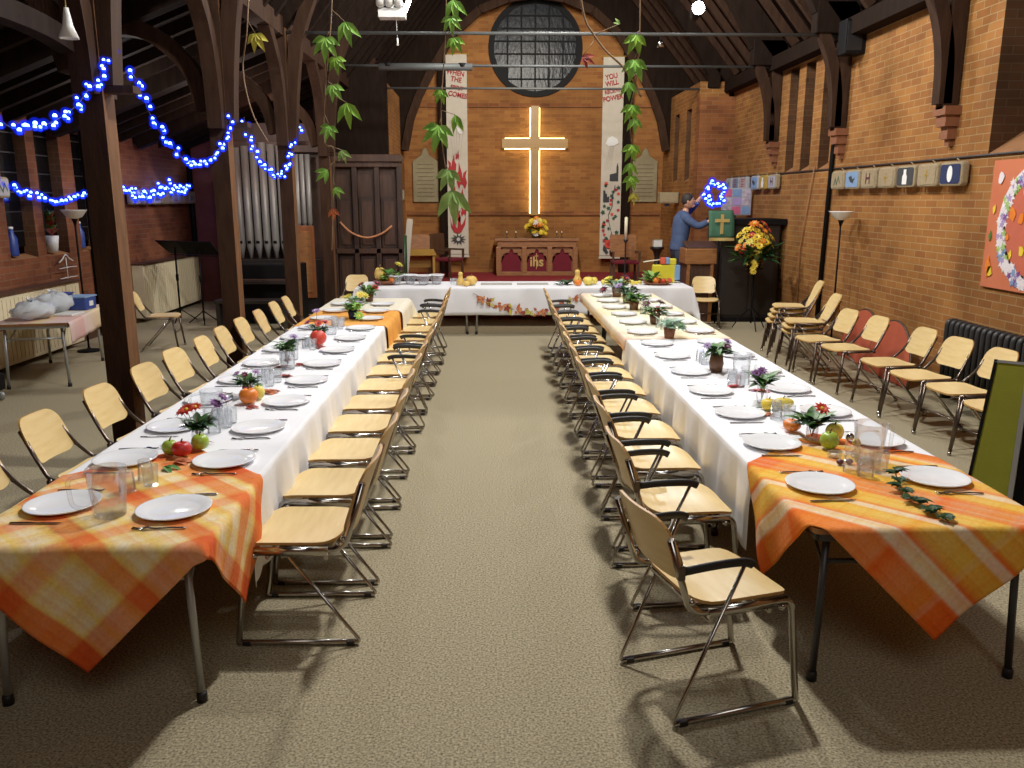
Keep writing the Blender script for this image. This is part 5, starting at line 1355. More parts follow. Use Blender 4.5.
for k, (x, y, s, m) in enumerate([(-.5, -.42, .1, 'orange'), (-.46, -.46, .08, 'yellow'), (-.5, .14, .05, 'yellow'), (-.2, .1, .09, 'orange'), (-.06, .06, .08, 'orange'), (-.05, .3, .05, 'yellow'), (-.24, -.12, .05, 'orange'), (-.16, -.28, .05, 'yellow'), (0, -.24, .07, 'yellow'), (.12, .2, .08, 'orange'), (.2, -.1, .08, 'yellow'), (-.45, .44, .09, 'blossom_white'), (-.52, -.12, .05, 'leaf')]):
    mb = MB(); T = facing((-.02, -.0, 0), 'x'); a = k*1.3
    mb.prism([(x+s*math.cos(a+q*PI/4)*(.6 if q % 3 == 0 else .4), y+s*1.1*math.sin(a+q*PI/4)*(1 if q % 4 == 2 else .6)) for q in range(8)], .003, 0, T); mb.build('paper_leaf', m, t)
t = thing('radiator', 'black column radiator standing below the orange poster', 'radiator', (4.82, 7.3, 0))
for k in range(27):
    mb = MB(); y = -1.25+k*.093
    mb.tube(fillet([(-.05, y, .1), (-.05, y, .82), (.05, y, .82), (.05, y, .1), (-.05, y, .1)], .04, 3), .028, 7); mb.build('column', 'radiator_black', t)
mb = MB(); mb.tube([(0, -1.3, .14), (0, 1.25, .14)], .022, 8); mb.tube([(0, -1.3, .78), (0, 1.25, .78)], .022, 8); mb.build('pipe', 'radiator_black', t)
for y in (-1.2, 1.15):
    mb = MB(); mb.box((0, y, .05), (.1, .04, .1)); mb.build('foot', 'radiator_black', t)
for k, (y, x) in enumerate(((10.4, 4.72), (9.4, 4.62))):
    t = thing('table_leaf', f"half round red brown table leaf leaning by the right wall, {'farther' if k == 0 else 'nearer'} of two", 'table leaf', (x, y, 0), 0, 'half round leaves leaning by the right wall')
    o = [(.55*math.cos(PI*q/24), .68*math.sin(PI*q/24)) for q in range(25)]
    mb = MB(); mb.prism(o, .03, 0, Matrix.Rotation(R(8), 4, 'Y') @ facing((0, 0, .005), 'x')); mb.build('panel', 'red_board', t, bevel=.006)
    mb = MB(); mb.tube([tuple(Matrix.Rotation(R(8), 4, 'Y') @ facing((0, 0, .005), 'x') @ Vector((p[0]*1.005, p[1]*1.005, .015))) for p in o], .017, 6); mb.build('edging', 'oak_dark', t)
def uplighter(name, label, loc, h, lit):
    t = thing(name, label, 'lamp', loc, 0, 'uplighter floor lamps')
    mb = MB(); mb.lathe([(.15, 0), (.15, .02), (.03, .04), (.015, .06), (0, .06)], 24); mb.build('base', 'black', t)
    mb = MB(); mb.tube([(0, 0, .05), (0, 0, h-.12)], .014, 8); mb.lathe([(.014, h-.2), (.03, h-.14), (.05, h-.1), (0, h-.1)], 14); mb.build('pole', 'black', t)
    mb = MB(); mb.lathe([(.03, h-.12), (.1, h-.09), (.155, h-.01), (.165, h), (.158, h), (.1, h-.075), (0, h-.1)], 26); mb.build('lamp_shade', 'lamp_glass', t)
uplighter('floor_lamp', 'black uplighter lamp with a white bowl by the right wall', (4.74, 11.3, 0), 1.9, 0)
uplighter('floor_lamp', 'black uplighter lamp with a white bowl in the left aisle', (-5.57, 11.5, 0), 1.92, 0)
# green display board
t = thing('display_board', 'olive green felt display board with grey edge at the right', 'board', (3.3, 5.25, 0), R(-38))
def slab(x0, x1, x2, x3, z0, z1, y, th): 
    mb = MB(); mb.prism([(x0, z0), (x1, z0), (x2, z1), (x3, z1)], th, 0, facing((0, y, 0), 'y')); return mb
A = Matrix.Rotation(R(-9), 4, 'X')
def tilt(mb): mb.v = [tuple(A @ Vector(p)) for p in mb.v]; return mb
tilt(slab(-.07, .17, .17, .0, 0, 1.0, 0, .02)).build('felt_panel', 'green_felt', t)
tilt(slab(-.09, -.07, .0, -.02, 0, 1.02, .004, .03)).build('dark_frame', 'black', t)
tilt(slab(-.02, .2, .2, .0, 1.0, 1.018, .004, .03)).build('top_edge', 'alu', t)
tilt(slab(.17, .2, .2, .17, 0, 1.0, .004, .035)).build('metal_edge', 'alu', t)
tilt(slab(.2, .62, .62, .2, 0, 1.0, .03, .02)).build('side_panel', 'black', t)
mb = MB(); mb.beam((.3, .45, .01), (.3, .2, .95), .04, .03); mb.build('prop', 'black', t)

# ================================================================== LEFT AISLE
def cream_cover(label, y0, y1, z0, z1):
    t = thing('radiator_cover', label, 'radiator cover', (LX+.02, (y0+y1)/2, 0), 0, 'cream radiator covers')
    mb = MB(); mb.box((.1, 0, (z0+z1)/2), (.2, y1-y0, z1-z0)); mb.build('body', 'cream_panel', t, bevel=.01)
    mb = MB(); mb.box((.11, 0, z1+.012), (.24, y1-y0+.04, .025)); mb.build('top_ledge', 'oak_dark', t)
    mb = MB()
    for k in range(int((y1-y0)/.09)): mb.box((.203, y0-(y0+y1)/2+.06+k*.09, (z0+z1)/2), (.008, .012, z1-z0-.1))
    mb.build('fluting', 'cream_panel', t)
cream_cover('long cream radiator cover behind the side table', 8.0, 11.95, .08, .93)
cream_cover('cream radiator cover on the left wall behind the music stand', 14.2, 16.95, .08, .98)
t = make_table(1.7, .75, 'alu', 'side_table', 'side table with a pale checked cloth in the left aisle', loc=(-5.2, 9.95, 0), rz=R(12)); del t['group']
c_ = tablecloth('tablecloth', 'plaid_pale', 'pale pink and cream checked cloth on the side table', (-.375, .375, -.85, .85), (-.5, .375+.24, -.85, 1.0), ZT, .008, 14)
c_.location = (-5.2, 9.95, 0); c_.rotation_euler = (0, 0, R(12))
def bag(label, loc, s, seed):
    r = random.Random(seed); mb = MB(); mb.ell((0, 0, s[2]*.92), s, 0, 20, 12)
    mb.v = [(x+r.uniform(-.02, .02), y+r.uniform(-.02, .02), max(.0, z+r.uniform(-.025, .03))) for x, y, z in mb.v]
    t = thing('plastic_bag', label, 'bag', loc, 0, 'plastic bags on the side table')
    mb.build('bag', 'bag', t)
    mb = MB()
    for k in range(5): a = k*1.3; mb.leaf((0, 0, s[2]*1.7), (math.cos(a), math.sin(a), 1.2), (0, 0, 1), .12, .07, 0)
    mb.build('knot', 'bag', t)
bag('crumpled clear plastic bag at the left of the side table', (-5.18, 9.5, ZT+.006), (.22, .28, .1), 1)
bag('crumpled clear plastic bag in the middle of the side table', (-5.2, 10.0, ZT+.006), (.2, .22, .12), 2)
for k, (x, y, s) in enumerate(((-5.05, 10.36, (.24, .28, .15)), (-5.36, 10.5, (.2, .22, .17)))):
    t = thing('blue_crate', f"blue plastic crate on the side table, {'nearer' if k == 0 else 'farther'} of two", 'crate', (x, y, ZT+.004), 0, 'blue crates')
    mb = MB(); mb.box((0, 0, s[2]/2), s); mb.build('body', 'blue_plastic', t, bevel=.015)
    mb = MB(); mb.box((0, 0, s[2]+.008), (s[0]+.02, s[1]+.02, .02)); mb.build('lid', 'blue_plastic' if k else 'kneel_blue', t, bevel=.006)
    mb = MB(); mb.box((s[0]/2+.002, 0, s[2]*.5), (.004, .1, .06)); mb.build('paper_tag', 'white_plastic', t)
mb = MB(); mb.box((0, 0, .012), (.22, .3, .024)); o = mb.build('white_tray', 'white_plastic', bevel=.008, loc=(-4.96, 9.85, ZT+.003)); setp(o, 'flat white tray in front of the bags on the side table', 'tray')
# window sill things
t = thing('potted_plant', 'plant with reddish leaves in a white pot on the aisle window sill', 'plant', (LX-.04, 11.85, 1.345))
mb = MB(); mb.lathe([(0, 0), (.07, 0), (.1, .22), (.09, .22), (.08, .18), (0, .18)], 18); mb.build('pot', 'white_plastic', t)
mb = MB(); rnd = random.Random(2)
for k in range(36): a = rnd.uniform(0, 6.28); mb.leaf((0, 0, .2+rnd.uniform(0, .25)), (math.cos(a)*.4+.35, math.sin(a), 1.0), (0, 0, 1), .16, .08, 0 if k % 2 else 1)
mb.build('foliage', ['leaf', 'leaf_red'], t)
for k, (y, h) in enumerate(((10.95, .34), (12.75, .36))):
    t = thing('blue_bottle', f"tall blue bottle on the {'first' if k == 0 else 'third'} aisle window sill", 'bottle', (LX-.075, y, 1.345), 0, 'blue bottles on the sills')
    mb = MB(); mb.lathe([(0, 0), (.06, 0), (.065, .02), (.065, h*.65), (.03, h*.85), (.025, h), (0, h)], 16); mb.build('body', 'blue_plastic', t)
    mb = MB(); mb.lathe([(.03, h), (.03, h+.03), (0, h+.032)], 12); mb.build('cap', 'white_plastic', t)
t = thing('wire_hanger_rack', 'white wire rack with arms below the potted plant', 'rack', (LX+.08, 11.95, 0))
mb = MB(); mb.tube([(0, 0, .93), (0, 0, 1.26)], .006, 6); mb.tube(smooth([(0, -.2, 1.2), (0, -.1, 1.24), (0, 0, 1.3), (0, .1, 1.24), (0, .2, 1.2)], 4), .008, 6); mb.build('hook', 'white_plastic', t)
for z in (1.12, .98):
    mb = MB(); mb.tube([(.02, -.25, z), (.05, 0, z+.01), (.02, .25, z)], .006, 6); mb.build('arm', 'white_plastic', t)
# music stands
def music_stand(label, loc, rz):
    t = thing('music_stand', label, 'music stand', loc, rz, 'black music stands')
    mb = MB(); mb.box((0, 0, 1.27), (.6, .02, .36), rot=Matrix.Rotation(R(-52), 3, 'X')); mb.box((0, -.17, 1.13), (.6, .06, .015)); mb.build('desk', 'black', t, bevel=.006)
    mb = MB(); mb.tube([(0, 0, .06), (0, 0, 1.25)], .016, 8); mb.lathe([(.02, .7), (.026, .72), (.026, .8), (.02, .82)], 10); mb.build('pole', 'black', t)
    for k in range(3):
        a = 2*PI*k/3; mb = MB(); mb.tube([(0, 0, .22), (.27*math.cos(a), .27*math.sin(a), .012)], .01, 6); mb.build('leg', 'black', t)
music_stand('black music stand before the cream radiator cover', (-5.35, 14.4, 0), R(150)); music_stand('black music stand at the foot of the second pillar', (-4.85, 14.1, 0), R(170))
# trolley at the left edge
t = thing('trolley', 'dark trolley with a pale castor at the left edge of the view', 'trolley', (-5.32, 8.35, 0))
mb = MB(); mb.box((0, 0, .2), (.46, .6, .18)); mb.build('body', 'black', t, bevel=.02)
mb = MB(); mb.tube([(-.2, -.25, .28), (-.2, -.25, .68), (-.2, .25, .68), (-.2, .25, .28)], .014, 8); mb.build('handle', 'iron', t)
for sx in (-1, 1):
    for sy in (-1, 1):
        mb = MB(); mb.lathe([(.0, -.018), (.045, -.016), (.05, 0), (.045, .016), (0, .018)], 16, T=Matrix.Translation((sx*.19, sy*.24, .05)) @ Matrix.Rotation(R(90), 4, 'X')); w = mb.build('castor', 'alu', t)
        mb = MB(); mb.box((sx*.19, sy*.24, .09), (.03, .05, .06)); mb.build('fork', 'chrome', w)

# organ: case, pipes
t = thing('pipe_organ', 'organ with grey metal pipes in a dark wooden case', 'organ', (-3.85, 15.6, 0))
mb = MB(); mb.box((-.1, .35, 1.7), (1.9, .5, 3.4)); mb.build('case', 'panel_dark', t)
mb = MB(); mb.box((-.05, -.05, .5), (1.7, .5, 1.0)); mb.build('lower_case', 'black_wood', t, bevel=.01)
mb = MB(); mb.box((-.1, -.02, 2.98), (1.9, .14, .2)); mb.build('pipe_rail', 'panel_dark', t, bevel=.01)
for k in range(6):
    x = -.68+.155*k; h = 2.05-.03*abs(k-3)
    mb = MB(); mb.lathe([(.02, 1.0), (.062, 1.22), (.066, 1.24), (.066, 1.0+h), (.058, 1.0+h), (.058, 1.3)], 14, (x, -.12, 0)); p = mb.build('pipe', 'organ_pipe', t)
    mb = MB(); mb.box((x, -.185, 1.3), (.06, .012, .05)); mb.build('mouth', 'black', p)
mb = MB(); mb.box((-.78, -.05, 2.0), (.1, .16, 2.0)); mb.build('post', 'panel_dark', t); mb = MB(); mb.box((.24, -.05, 2.0), (.12, .16, 2.0)); mb.build('post', 'panel_dark', t)
for k in range(3):
    mb = MB(); mb.lathe([(.02, 1.55), (.045, 1.66), (.045, 2.85), (.04, 2.85), (.04, 1.7)], 12, (.38+.1*k, -.12, 0)); mb.build('small_pipe', 'organ_pipe', t)
mb = MB(); mb.box((.5, -.32, .95), (.36, .06, 1.3)); d = mb.build('door_panel', 'panel_orange', t, bevel=.01)
mb = MB(); mb.box((.5, -.355, .95), (.24, .012, 1.1)); mb.build('inset', 'oak', d, bevel=.006)
t = thing('organ_console', 'black organ console with a low bench behind the left pillars', 'console', (-3.75, 14.2, 0))
mb = MB(); mb.box((-.05, .1, .5), (1.25, .5, 1.0)); mb.build('body', 'black', t, bevel=.015)
mb = MB(); mb.box((-.05, -.25, .72), (1.1, .3, .05)); k_ = mb.build('keyboard_shelf', 'black_wood', t)
mb = MB(); mb.box((-.1, -.28, .755), (1.0, .16, .02)); mb.build('keys', 'panel_dark', k_)
mb = MB(); mb.box((-.1, -.75, .46), (1.1, .3, .06)); mb.build('bench_top', 'black_wood', t, bevel=.01)
for x in (-.6, .4):
    mb = MB(); mb.box((x, -.75, .22), (.06, .28, .44)); mb.build('bench_leg', 'black_wood', t)
# carved wooden screen
t = thing('carved_screen', 'tall dark carved wooden screen left of the altar steps', 'screen', (-2.45, 17.0, 0))
mb = MB(); mb.box((0, .2, 1.45), (1.3, .3, 2.9)); mb.build('body', 'oak_dark', t)
mb = MB(); mb.box((0, .1, 2.85), (1.42, .55, .14)); mb.box((0, .12, 2.73), (1.34, .48, .1)); mb.build('cornice', 'oak_dark', t, bevel=.012)
for k, x in enumerate((-.66, -.22, .22, .66)):
    mb = MB(); mb.box((x, -.02, 1.4), (.1, .16, 2.7)); mb.build('post', 'panel_dark', t, bevel=.01)
for k, x in enumerate((-.44, 0, .44)):
    for z, h in ((.55, .8), (1.6, 1.0)):
        mb = MB(); mb.box((x, .03, z), (.32, .04, h)); p = mb.build('panel', 'panel_dark', t, bevel=.008)
        mb = MB(); mb.box((x, .0, z), (.22, .03, h-.14)); mb.build('inset', 'oak_dark', p, bevel=.006)
mb = MB(); mb.box((0, -.03, 1.05), (1.4, .14, .1)); mb.build('rail', 'oak_dark', t, bevel=.008)
mb = MB(); mb.prism(rrect(.36, .9, .05), .05, 0, facing((0, 0, .45), 'y')); o = mb.build('rolled_banner', 'banner'); o.location = (-1.85, 17.9, .14); o.rotation_euler = (R(-4), R(6), 0); o.scale = (.35, 1, 1.7); setp(o, 'white and red rolled banner leaning beside the carved screen', 'banner')
mb = MB(); mb.tube([(0, 0, 0), (.02, .05, 1.2)], .06, 12, radii=[.07, .055]); o = mb.build('rolled_carpet', 'leaf_dark', loc=(-1.78, 17.3, .14)); setp(o, 'dark green roll standing against the carved screen', 'roll')
mb = MB(); mb.tube(smooth([(-2.98, 16.9, 1.62), (-2.75, 16.8, 1.42), (-2.45, 16.8, 1.32), (-2.15, 16.8, 1.4), (-1.95, 16.85, 1.55)], 5), .02, 6)
o = mb.build('rope_swag', 'garland'); setp(o, 'pale rope swag hanging across the carved screen', 'rope')

# ================================================================== HANGING VINES
def compound_leaf(c, d, L, mat, parent, n=5, droop=.25):
    mb = MB(); c = Vector(c); d = Vector(d).normalized()
    s = Vector((0, -1, .2)); x = d.cross(s).normalized()
    for q in range(n):
        a = (q-(n-1)/2)*.62; e = d*math.cos(a)+x*math.sin(a)
        mb.leaf(c, e, s, L*(1 if abs(a) < .3 else .85 if abs(a) < .8 else .62), L*.31, 0, droop)
    return mb.build('leaf', mat, parent)
def vine(label, pts, leaves, r=.005, mat='twig'):
    t = thing('hanging_vine', label, 'vine', (0, 0, 0), 0, 'leafy vines hanging in the hall')
    P = smooth(pts, 6); mb = MB(); mb.tube(P, r, 6); mb.build('stem', mat, t)
    for (x, y, z, dx, dz, L, m, n) in leaves:
        compound_leaf((x, y-.01, z), (dx, -.15, dz), L, m, t, n)
        q = min(P, key=lambda p: (p-Vector((x, y, z+.05))).length); mb = MB(); mb.tube([tuple(q), (x, y-.01, z)], .0025, 5); mb.build('leaf_stalk', 'stalk', t)
    return t
vine('leafy green vine hanging on the left, before the organ', [(-1.062, 6.2, 3.653), (-1.094, 6.2, 3.269), (-1.148, 6.2, 2.875), (-1.181, 6.2, 2.468), (-1.113, 6.2, 2.4), (-1.134, 6.2, 2.121), (-1.161, 6.2, 1.691)],
     [(-0.998, 6.2, 3.257, 0.25, -1, 0.17, 'vine_green', 3), (-1.134, 6.2, 3.152, -0.1, -1, 0.17, 'vine_green', 5), (-1.071, 6.2, 3.021, 0.1, -1, 0.12, 'leaf_bright', 5), (-1.1, 6.2, 2.841, 0.2, -0.8, 0.14, 'vine_green', 4), (-1.007, 6.2, 2.721, 0.1, -1, 0.18, 'leaf_bright', 3), (-1.134, 6.2, 2.564, -0.2, -0.6, 0.12, 'vine_green', 5), (-1.056, 6.2, 2.4, 0.3, -1, 0.1, 'leaf_pale', 3), (-1.163, 6.2, 2.261, -0.6, -0.5, 0.12, 'vine_green', 3), (-1.111, 6.2, 2.142, 0.3, -0.9, 0.09, 'vine_green', 3), (-1.139, 6.2, 1.993, 0.1, -1, 0.09, 'leaf_orange', 3)])
vine('leafy green vine hanging in front of the left banner', [(-0.291, 6.2, 3.658), (-0.297, 6.2, 3.273), (-0.316, 6.2, 3.011), (-0.343, 6.2, 2.675), (-0.334, 6.2, 2.401), (-0.295, 6.2, 2.156)],
     [(-0.247, 6.2, 3.403, 0.2, -1, 0.16, 'vine_green', 3), (-0.262, 6.2, 3.293, 0.1, -1, 0.13, 'vine_green', 5), (-0.243, 6.2, 3.156, 0.2, -1, 0.14, 'leaf_bright', 4), (-0.341, 6.2, 2.81, -0.1, -1, 0.12, 'leaf_bright', 4), (-0.244, 6.2, 2.642, 0.2, -1, 0.15, 'leaf_bright', 2), (-0.359, 6.2, 2.566, -0.2, -0.8, 0.2, 'vine_green', 5), (-0.293, 6.2, 2.262, -0.1, -0.8, 0.19, 'leaf_pale', 4), (-0.274, 6.2, 2.121, 0.1, -1, 0.26, 'leaf_pale', 3)])

vine('leafy bright green vine hanging right of the right banner', [(1.046, 6.2, 3.667), (1.061, 6.2, 3.215), (1.044, 6.2, 2.882), (1.008, 6.2, 2.645), (1.03, 6.2, 2.403), (1.027, 6.2, 2.05)],
     [(1.034, 6.2, 3.182, -0.1, -1, 0.17, 'leaf_bright', 4), (1.025, 6.2, 3.016, 0.1, -1, 0.19, 'vine_green', 4), (0.987, 6.2, 2.869, 0.1, -1, 0.13, 'vine_green', 3), (1.021, 6.2, 2.713, -0.1, -1, 0.16, 'leaf_bright', 4), (1.038, 6.2, 2.624, 0.1, -1, 0.12, 'vine_green', 3), (1.029, 6.2, 2.438, -0.1, -1, 0.15, 'leaf_bright', 4), (1.019, 6.2, 2.312, 0.0, -1, 0.12, 'leaf_bright', 3), (1.029, 6.2, 2.22, 0.0, -1, 0.13, 'leaf_bright', 4), (1.047, 6.2, 2.1, 0.1, -1, 0.09, 'leaf_yellow', 3)])
vine('bare brown twig with a pinkish leaf beside the round window', [(0.596, 6.2, 3.664), (0.665, 6.2, 3.311), (0.724, 6.2, 3.2), (0.818, 6.2, 3.082), (0.941, 6.2, 2.976), (1.03, 6.2, 2.869), (1.083, 6.2, 2.768)],
     [(0.656, 6.2, 3.035, 0.8, -0.4, 0.11, 'leaf_red', 3), (0.919, 6.2, 3.254, -0.4, 0.2, 0.06, 'leaf_pale', 2)], .008)
vine('short twig with one yellow leaf by the second pillar', [(-1.637, 6.2, 3.586), (-1.677, 6.2, 3.202), (-1.723, 6.2, 2.939), (-1.679, 6.2, 2.658), (-1.58, 6.2, 2.454)], [(-1.617, 6.2, 3.176, 0.15, -1, 0.15, 'leaf_yellow', 4)])

# ================================================================== FAIRY LIGHTS
def bulb_mesh():
    mb = MB(); mb.ell((0, 0, 0), .0115, 0, 8, 6)
    for s in (1,): mb.lathe([(.0105, -.006), (.014, -.012), (.010, -.022), (0, -.022)], 8, (0, 0, 0), 1)
    return mb
BULB = bulb_mesh().build('bulb', ['bulb_core', 'bulb_blue']); BME = BULB.data; bpy.data.objects.remove(BULB)
GLOW = bpy.data.materials.new('bulb_halo'); GLOW.use_nodes = True; nt = GLOW.node_tree; nt.nodes.clear()
_o = nt.nodes.new('ShaderNodeOutputMaterial'); _t = nt.nodes.new('ShaderNodeBsdfTransparent'); _e = nt.nodes.new('ShaderNodeEmission'); _m = nt.nodes.new('ShaderNodeMixShader')
_e.inputs[0].default_value = lin((10, 40, 255)); _e.inputs[1].default_value = 1.1; _lw = nt.nodes.new('ShaderNodeLayerWeight'); _lw.inputs['Blend'].default_value = .5; _i = nt.nodes.new('ShaderNodeMapRange'); _i.inputs['From Min'].default_value = 1; _i.inputs['From Max'].default_value = 0; _i.inputs['To Max'].default_value = .34; nt.links.new(_lw.outputs['Facing'], _i.inputs['Value']); nt.links.new(_i.outputs[0], _m.inputs[0])
nt.links.new(_t.outputs[0], _m.inputs[1]); nt.links.new(_e.outputs[0], _m.inputs[2]); nt.links.new(_m.outputs[0], _o.inputs[0]); GLOW.cycles.emission_sampling = 'NONE'
_mb = MB(); _mb.ell((0, 0, 0), .03, 0, 12, 10); _s = _mb.build('shell', GLOW); SME = _s.data; bpy.data.objects.remove(_s)  # faint emissive sphere that paints the blue halo round a bulb
def fairy(label, pts, n, seed, spread=.03, s=1.0):
    t = thing('fairy_light_string', label, 'string lights', (0, 0, 0), 0, 'blue fairy lights')
    P = smooth(pts, 10); mb = MB(); mb.tube(P, .004, 5); mb.build('cable', 'cable', t)
    rnd = random.Random(seed)
    L = [0]
    for a, b in zip(P, P[1:]): L.append(L[-1]+(a-b).length)
    for k in range(n):
        d = L[-1]*(k+rnd.uniform(.2, .8))/n; i = max(j for j in range(len(L)) if L[j] <= d)
        p = P[i] if i+1 >= len(P) else P[i].lerp(P[i+1], (d-L[i])/max(1e-6, L[i+1]-L[i]))
        p = p+Vector((rnd.uniform(-1, 1), rnd.uniform(-1, 1), rnd.uniform(-1, 1)))*spread
        o = bpy.data.objects.new('bulb', BME); COL.objects.link(o); o.parent = t; o.location = p; q = s*rnd.uniform(.8, 1.25); o.scale = (q, q, q)
        h = bpy.data.objects.new('shell', SME); COL.objects.link(h); h.parent = o  # painted halo, not a glass part of the bulb
    return t
fairy('blue fairy lights sagging up to the first pillar from the left edge', [(-2.69, 4.596, 2.581), (-2.69, 4.842, 2.474), (-2.69, 4.984, 2.449), (-2.69, 5.2, 2.466), (-2.69, 5.486, 2.543), (-2.69, 5.772, 2.663), (-2.69, 5.936, 2.77), (-2.69, 6.179, 2.867)], 34, 1)
fairy('short loop of blue fairy lights round the top of the first pillar', [(-2.69, 6.167, 2.878), (-2.69, 6.218, 2.964), (-2.69, 6.298, 3.043), (-2.69, 6.442, 3.107)], 9, 2, .02)
fairy('blue fairy lights swagged between the first and second pillars', [(-2.69, 6.638, 2.999), (-2.69, 6.785, 2.933), (-2.69, 6.869, 2.811), (-2.69, 7.066, 2.633), (-2.69, 7.335, 2.502), (-2.69, 7.662, 2.395), (-2.69, 8.133, 2.389), (-2.69, 8.541, 2.511), (-2.69, 8.935, 2.691), (-2.69, 9.123, 2.915), (-2.69, 9.306, 3.094)], 52, 3, .028, 1.15)
fairy('blue fairy lights swagged between the second and third pillars', [(-2.69, 9.598, 2.939), (-2.69, 9.709, 2.757), (-2.69, 9.908, 2.585), (-2.69, 10.39, 2.426), (-2.69, 10.948, 2.335), (-2.69, 11.46, 2.465), (-2.69, 11.808, 2.715), (-2.69, 12.101, 2.933), (-2.69, 12.452, 3.082)], 46, 4, .034, 1.3)
fairy('blue fairy lights drooping along the left aisle windows', [(-5.95, 10.38, 2.283), (-5.95, 10.581, 2.253), (-5.95, 10.852, 2.197), (-5.95, 11.139, 2.138), (-5.95, 11.47, 2.089), (-5.95, 11.773, 2.05), (-5.95, 12.102, 2.05), (-5.95, 12.341, 2.092), (-5.95, 12.714, 2.136)], 36, 5, .03, 1.7)
fairy('blue fairy lights draped over the kneelers on the left aisle wall', [(-5.86, 13.754, 2.237), (-5.86, 14.042, 2.177), (-5.86, 14.423, 2.115), (-5.86, 14.843, 2.117), (-5.86, 15.314, 2.223), (-5.86, 15.525, 2.331), (-5.86, 15.895, 2.266), (-5.86, 16.293, 2.235), (-5.86, 16.684, 2.315)], 64, 6, .08, 2.0)

# ================================================================== OVERHEAD FITTINGS
t = thing('spotlight_cluster', 'cluster of white spotlights on a box under the roof, left of centre', 'spotlight', (-1.3, 12.05, 4.5))
mb = MB(); mb.box((0, 0, 0), (.36, .2, .12)); mb.tube([(0, 0, .05), (0, 0, .6)], .02, 8); mb.build('box', 'white_plastic', t, bevel=.01)
for k in range(3):
    mb = MB(); mb.lathe([(.03, .14), (.05, .1), (.06, .0), (.055, 0), (.04, .09)], 14, T=Matrix.Translation((-.14+.12*k, -.12, .1)) @ Matrix.Rotation(R(60), 4, 'X')); mb.build('lamp_head', 'white_plastic', t)
mb = MB(); mb.tube([(.17, -.06, .02), (.24, -.08, .16)], .032, 10); mb.build('lit_tube', 'spot_glow', t)
mb = MB(); mb.tube([(.05, 0, -.05), (.06, 0, -.3)], .004, 5); mb.lathe([(.016, -.4), (.01, -.3), (0, -.3)], 8, (.06, 0, 0)); mb.build('pull_cord', 'white_plastic', t)
t = thing('spotlight', 'bright white spotlight high under the roof right of centre', 'spotlight', (2.83, 12.0, 4.58))
mb = MB(); mb.lathe([(.0, .22), (.06, .2), (.09, .02), (.085, 0), (.06, .12), (0, .14)], 18, T=Matrix.Rotation(R(-110), 4, 'X')); mb.build('housing', 'black', t)
mb = MB(); mb.ell((0, -.04, 0), (.085, .05, .085), 0, 14, 8); mb.build('lamp', 'spot_glow', t)
mb = MB(); mb.tube([(0, .1, .06), (0, .12, .6)], .015, 8); mb.build('bracket', 'black', t)
t = thing('spotlight', 'small hanging fitting on the tie rod right of the vine', 'spotlight', (2.35, 12.05, 4.12))
mb = MB(); mb.tube([(0, 0, .12), (0, 0, .05)], .008, 6); mb.build('cord', 'black', t); mb = MB(); mb.lathe([(.0, .06), (.03, .04), (.05, -.02), (0, -.01)], 14); mb.build('lamp_head', 'chrome', t)
t = thing('loudspeaker', 'black loudspeaker box fixed high on the right wall above the dark pipe', 'speaker', (4.86, 11.72, 3.95))
mb = MB(); mb.box((0, 0, .22), (.28, .26, .44)); mb.build('case', 'black', t, bevel=.012)
mb = MB(); mb.box((-.02, -.135, .22), (.2, .01, .36)); mb.build('grille', 'rubber', t)
mb = MB(); mb.box((.1, .1, .25), (.06, .12, .08)); mb.build('bracket', 'iron', t)
t = thing('pendant_lamp', 'small white bell shaped pendant lamp at upper left', 'lamp', (-2.34, 5.0, 2.93))
t.scale = (.62, .62, .8); mb = MB(); mb.lathe([(.02, .2), (.03, .15), (.045, .08), (.085, .0), (.075, 0), (.03, .1), (.0, .14)], 18); mb.build('lamp_shade', 'white_plastic', t); mb = MB(); mb.tube([(0, 0, .18), (0, 0, 1.9)], .005, 6); mb.build('cord', 'gold', t)
t = thing('lighting_bar', 'thick grey lighting bar ending before the left banner', 'bar', (-1.0, 14.85, 4.24))
mb = MB(); mb.tube([(-.85, 0, 0), (.72, 0, 0)], .06, 12); mb.build('tube', 'steel_bar', t)
for x in (-.7, .55):
    mb = MB(); mb.tube([(x, 0, 0), (x, 0, .06)], .07, 10); mb.build('clamp', 'black', t)

# ================================================================== PERSON
def skin_body(name, V, E, rad, mat, parent=None, root=0, sub=1):
    me = bpy.data.meshes.new(name); me.from_pydata(V, E, []); me.materials.append(M[mat])
    o = bpy.data.objects.new(name, me); COL.objects.link(o)
    if parent: o.parent = parent
    s = o.modifiers.new('skin', 'SKIN'); s.use_smooth_shade = True
    for i, r in enumerate(rad):
        d = me.skin_vertices[0].data[i]; d.radius = r if isinstance(r, tuple) else (r, r); d.use_root = (i == root if isinstance(root, int) else i in root)
    m = o.modifiers.new('round', 'SUBSURF'); m.levels = sub; m.render_levels = sub
    return o
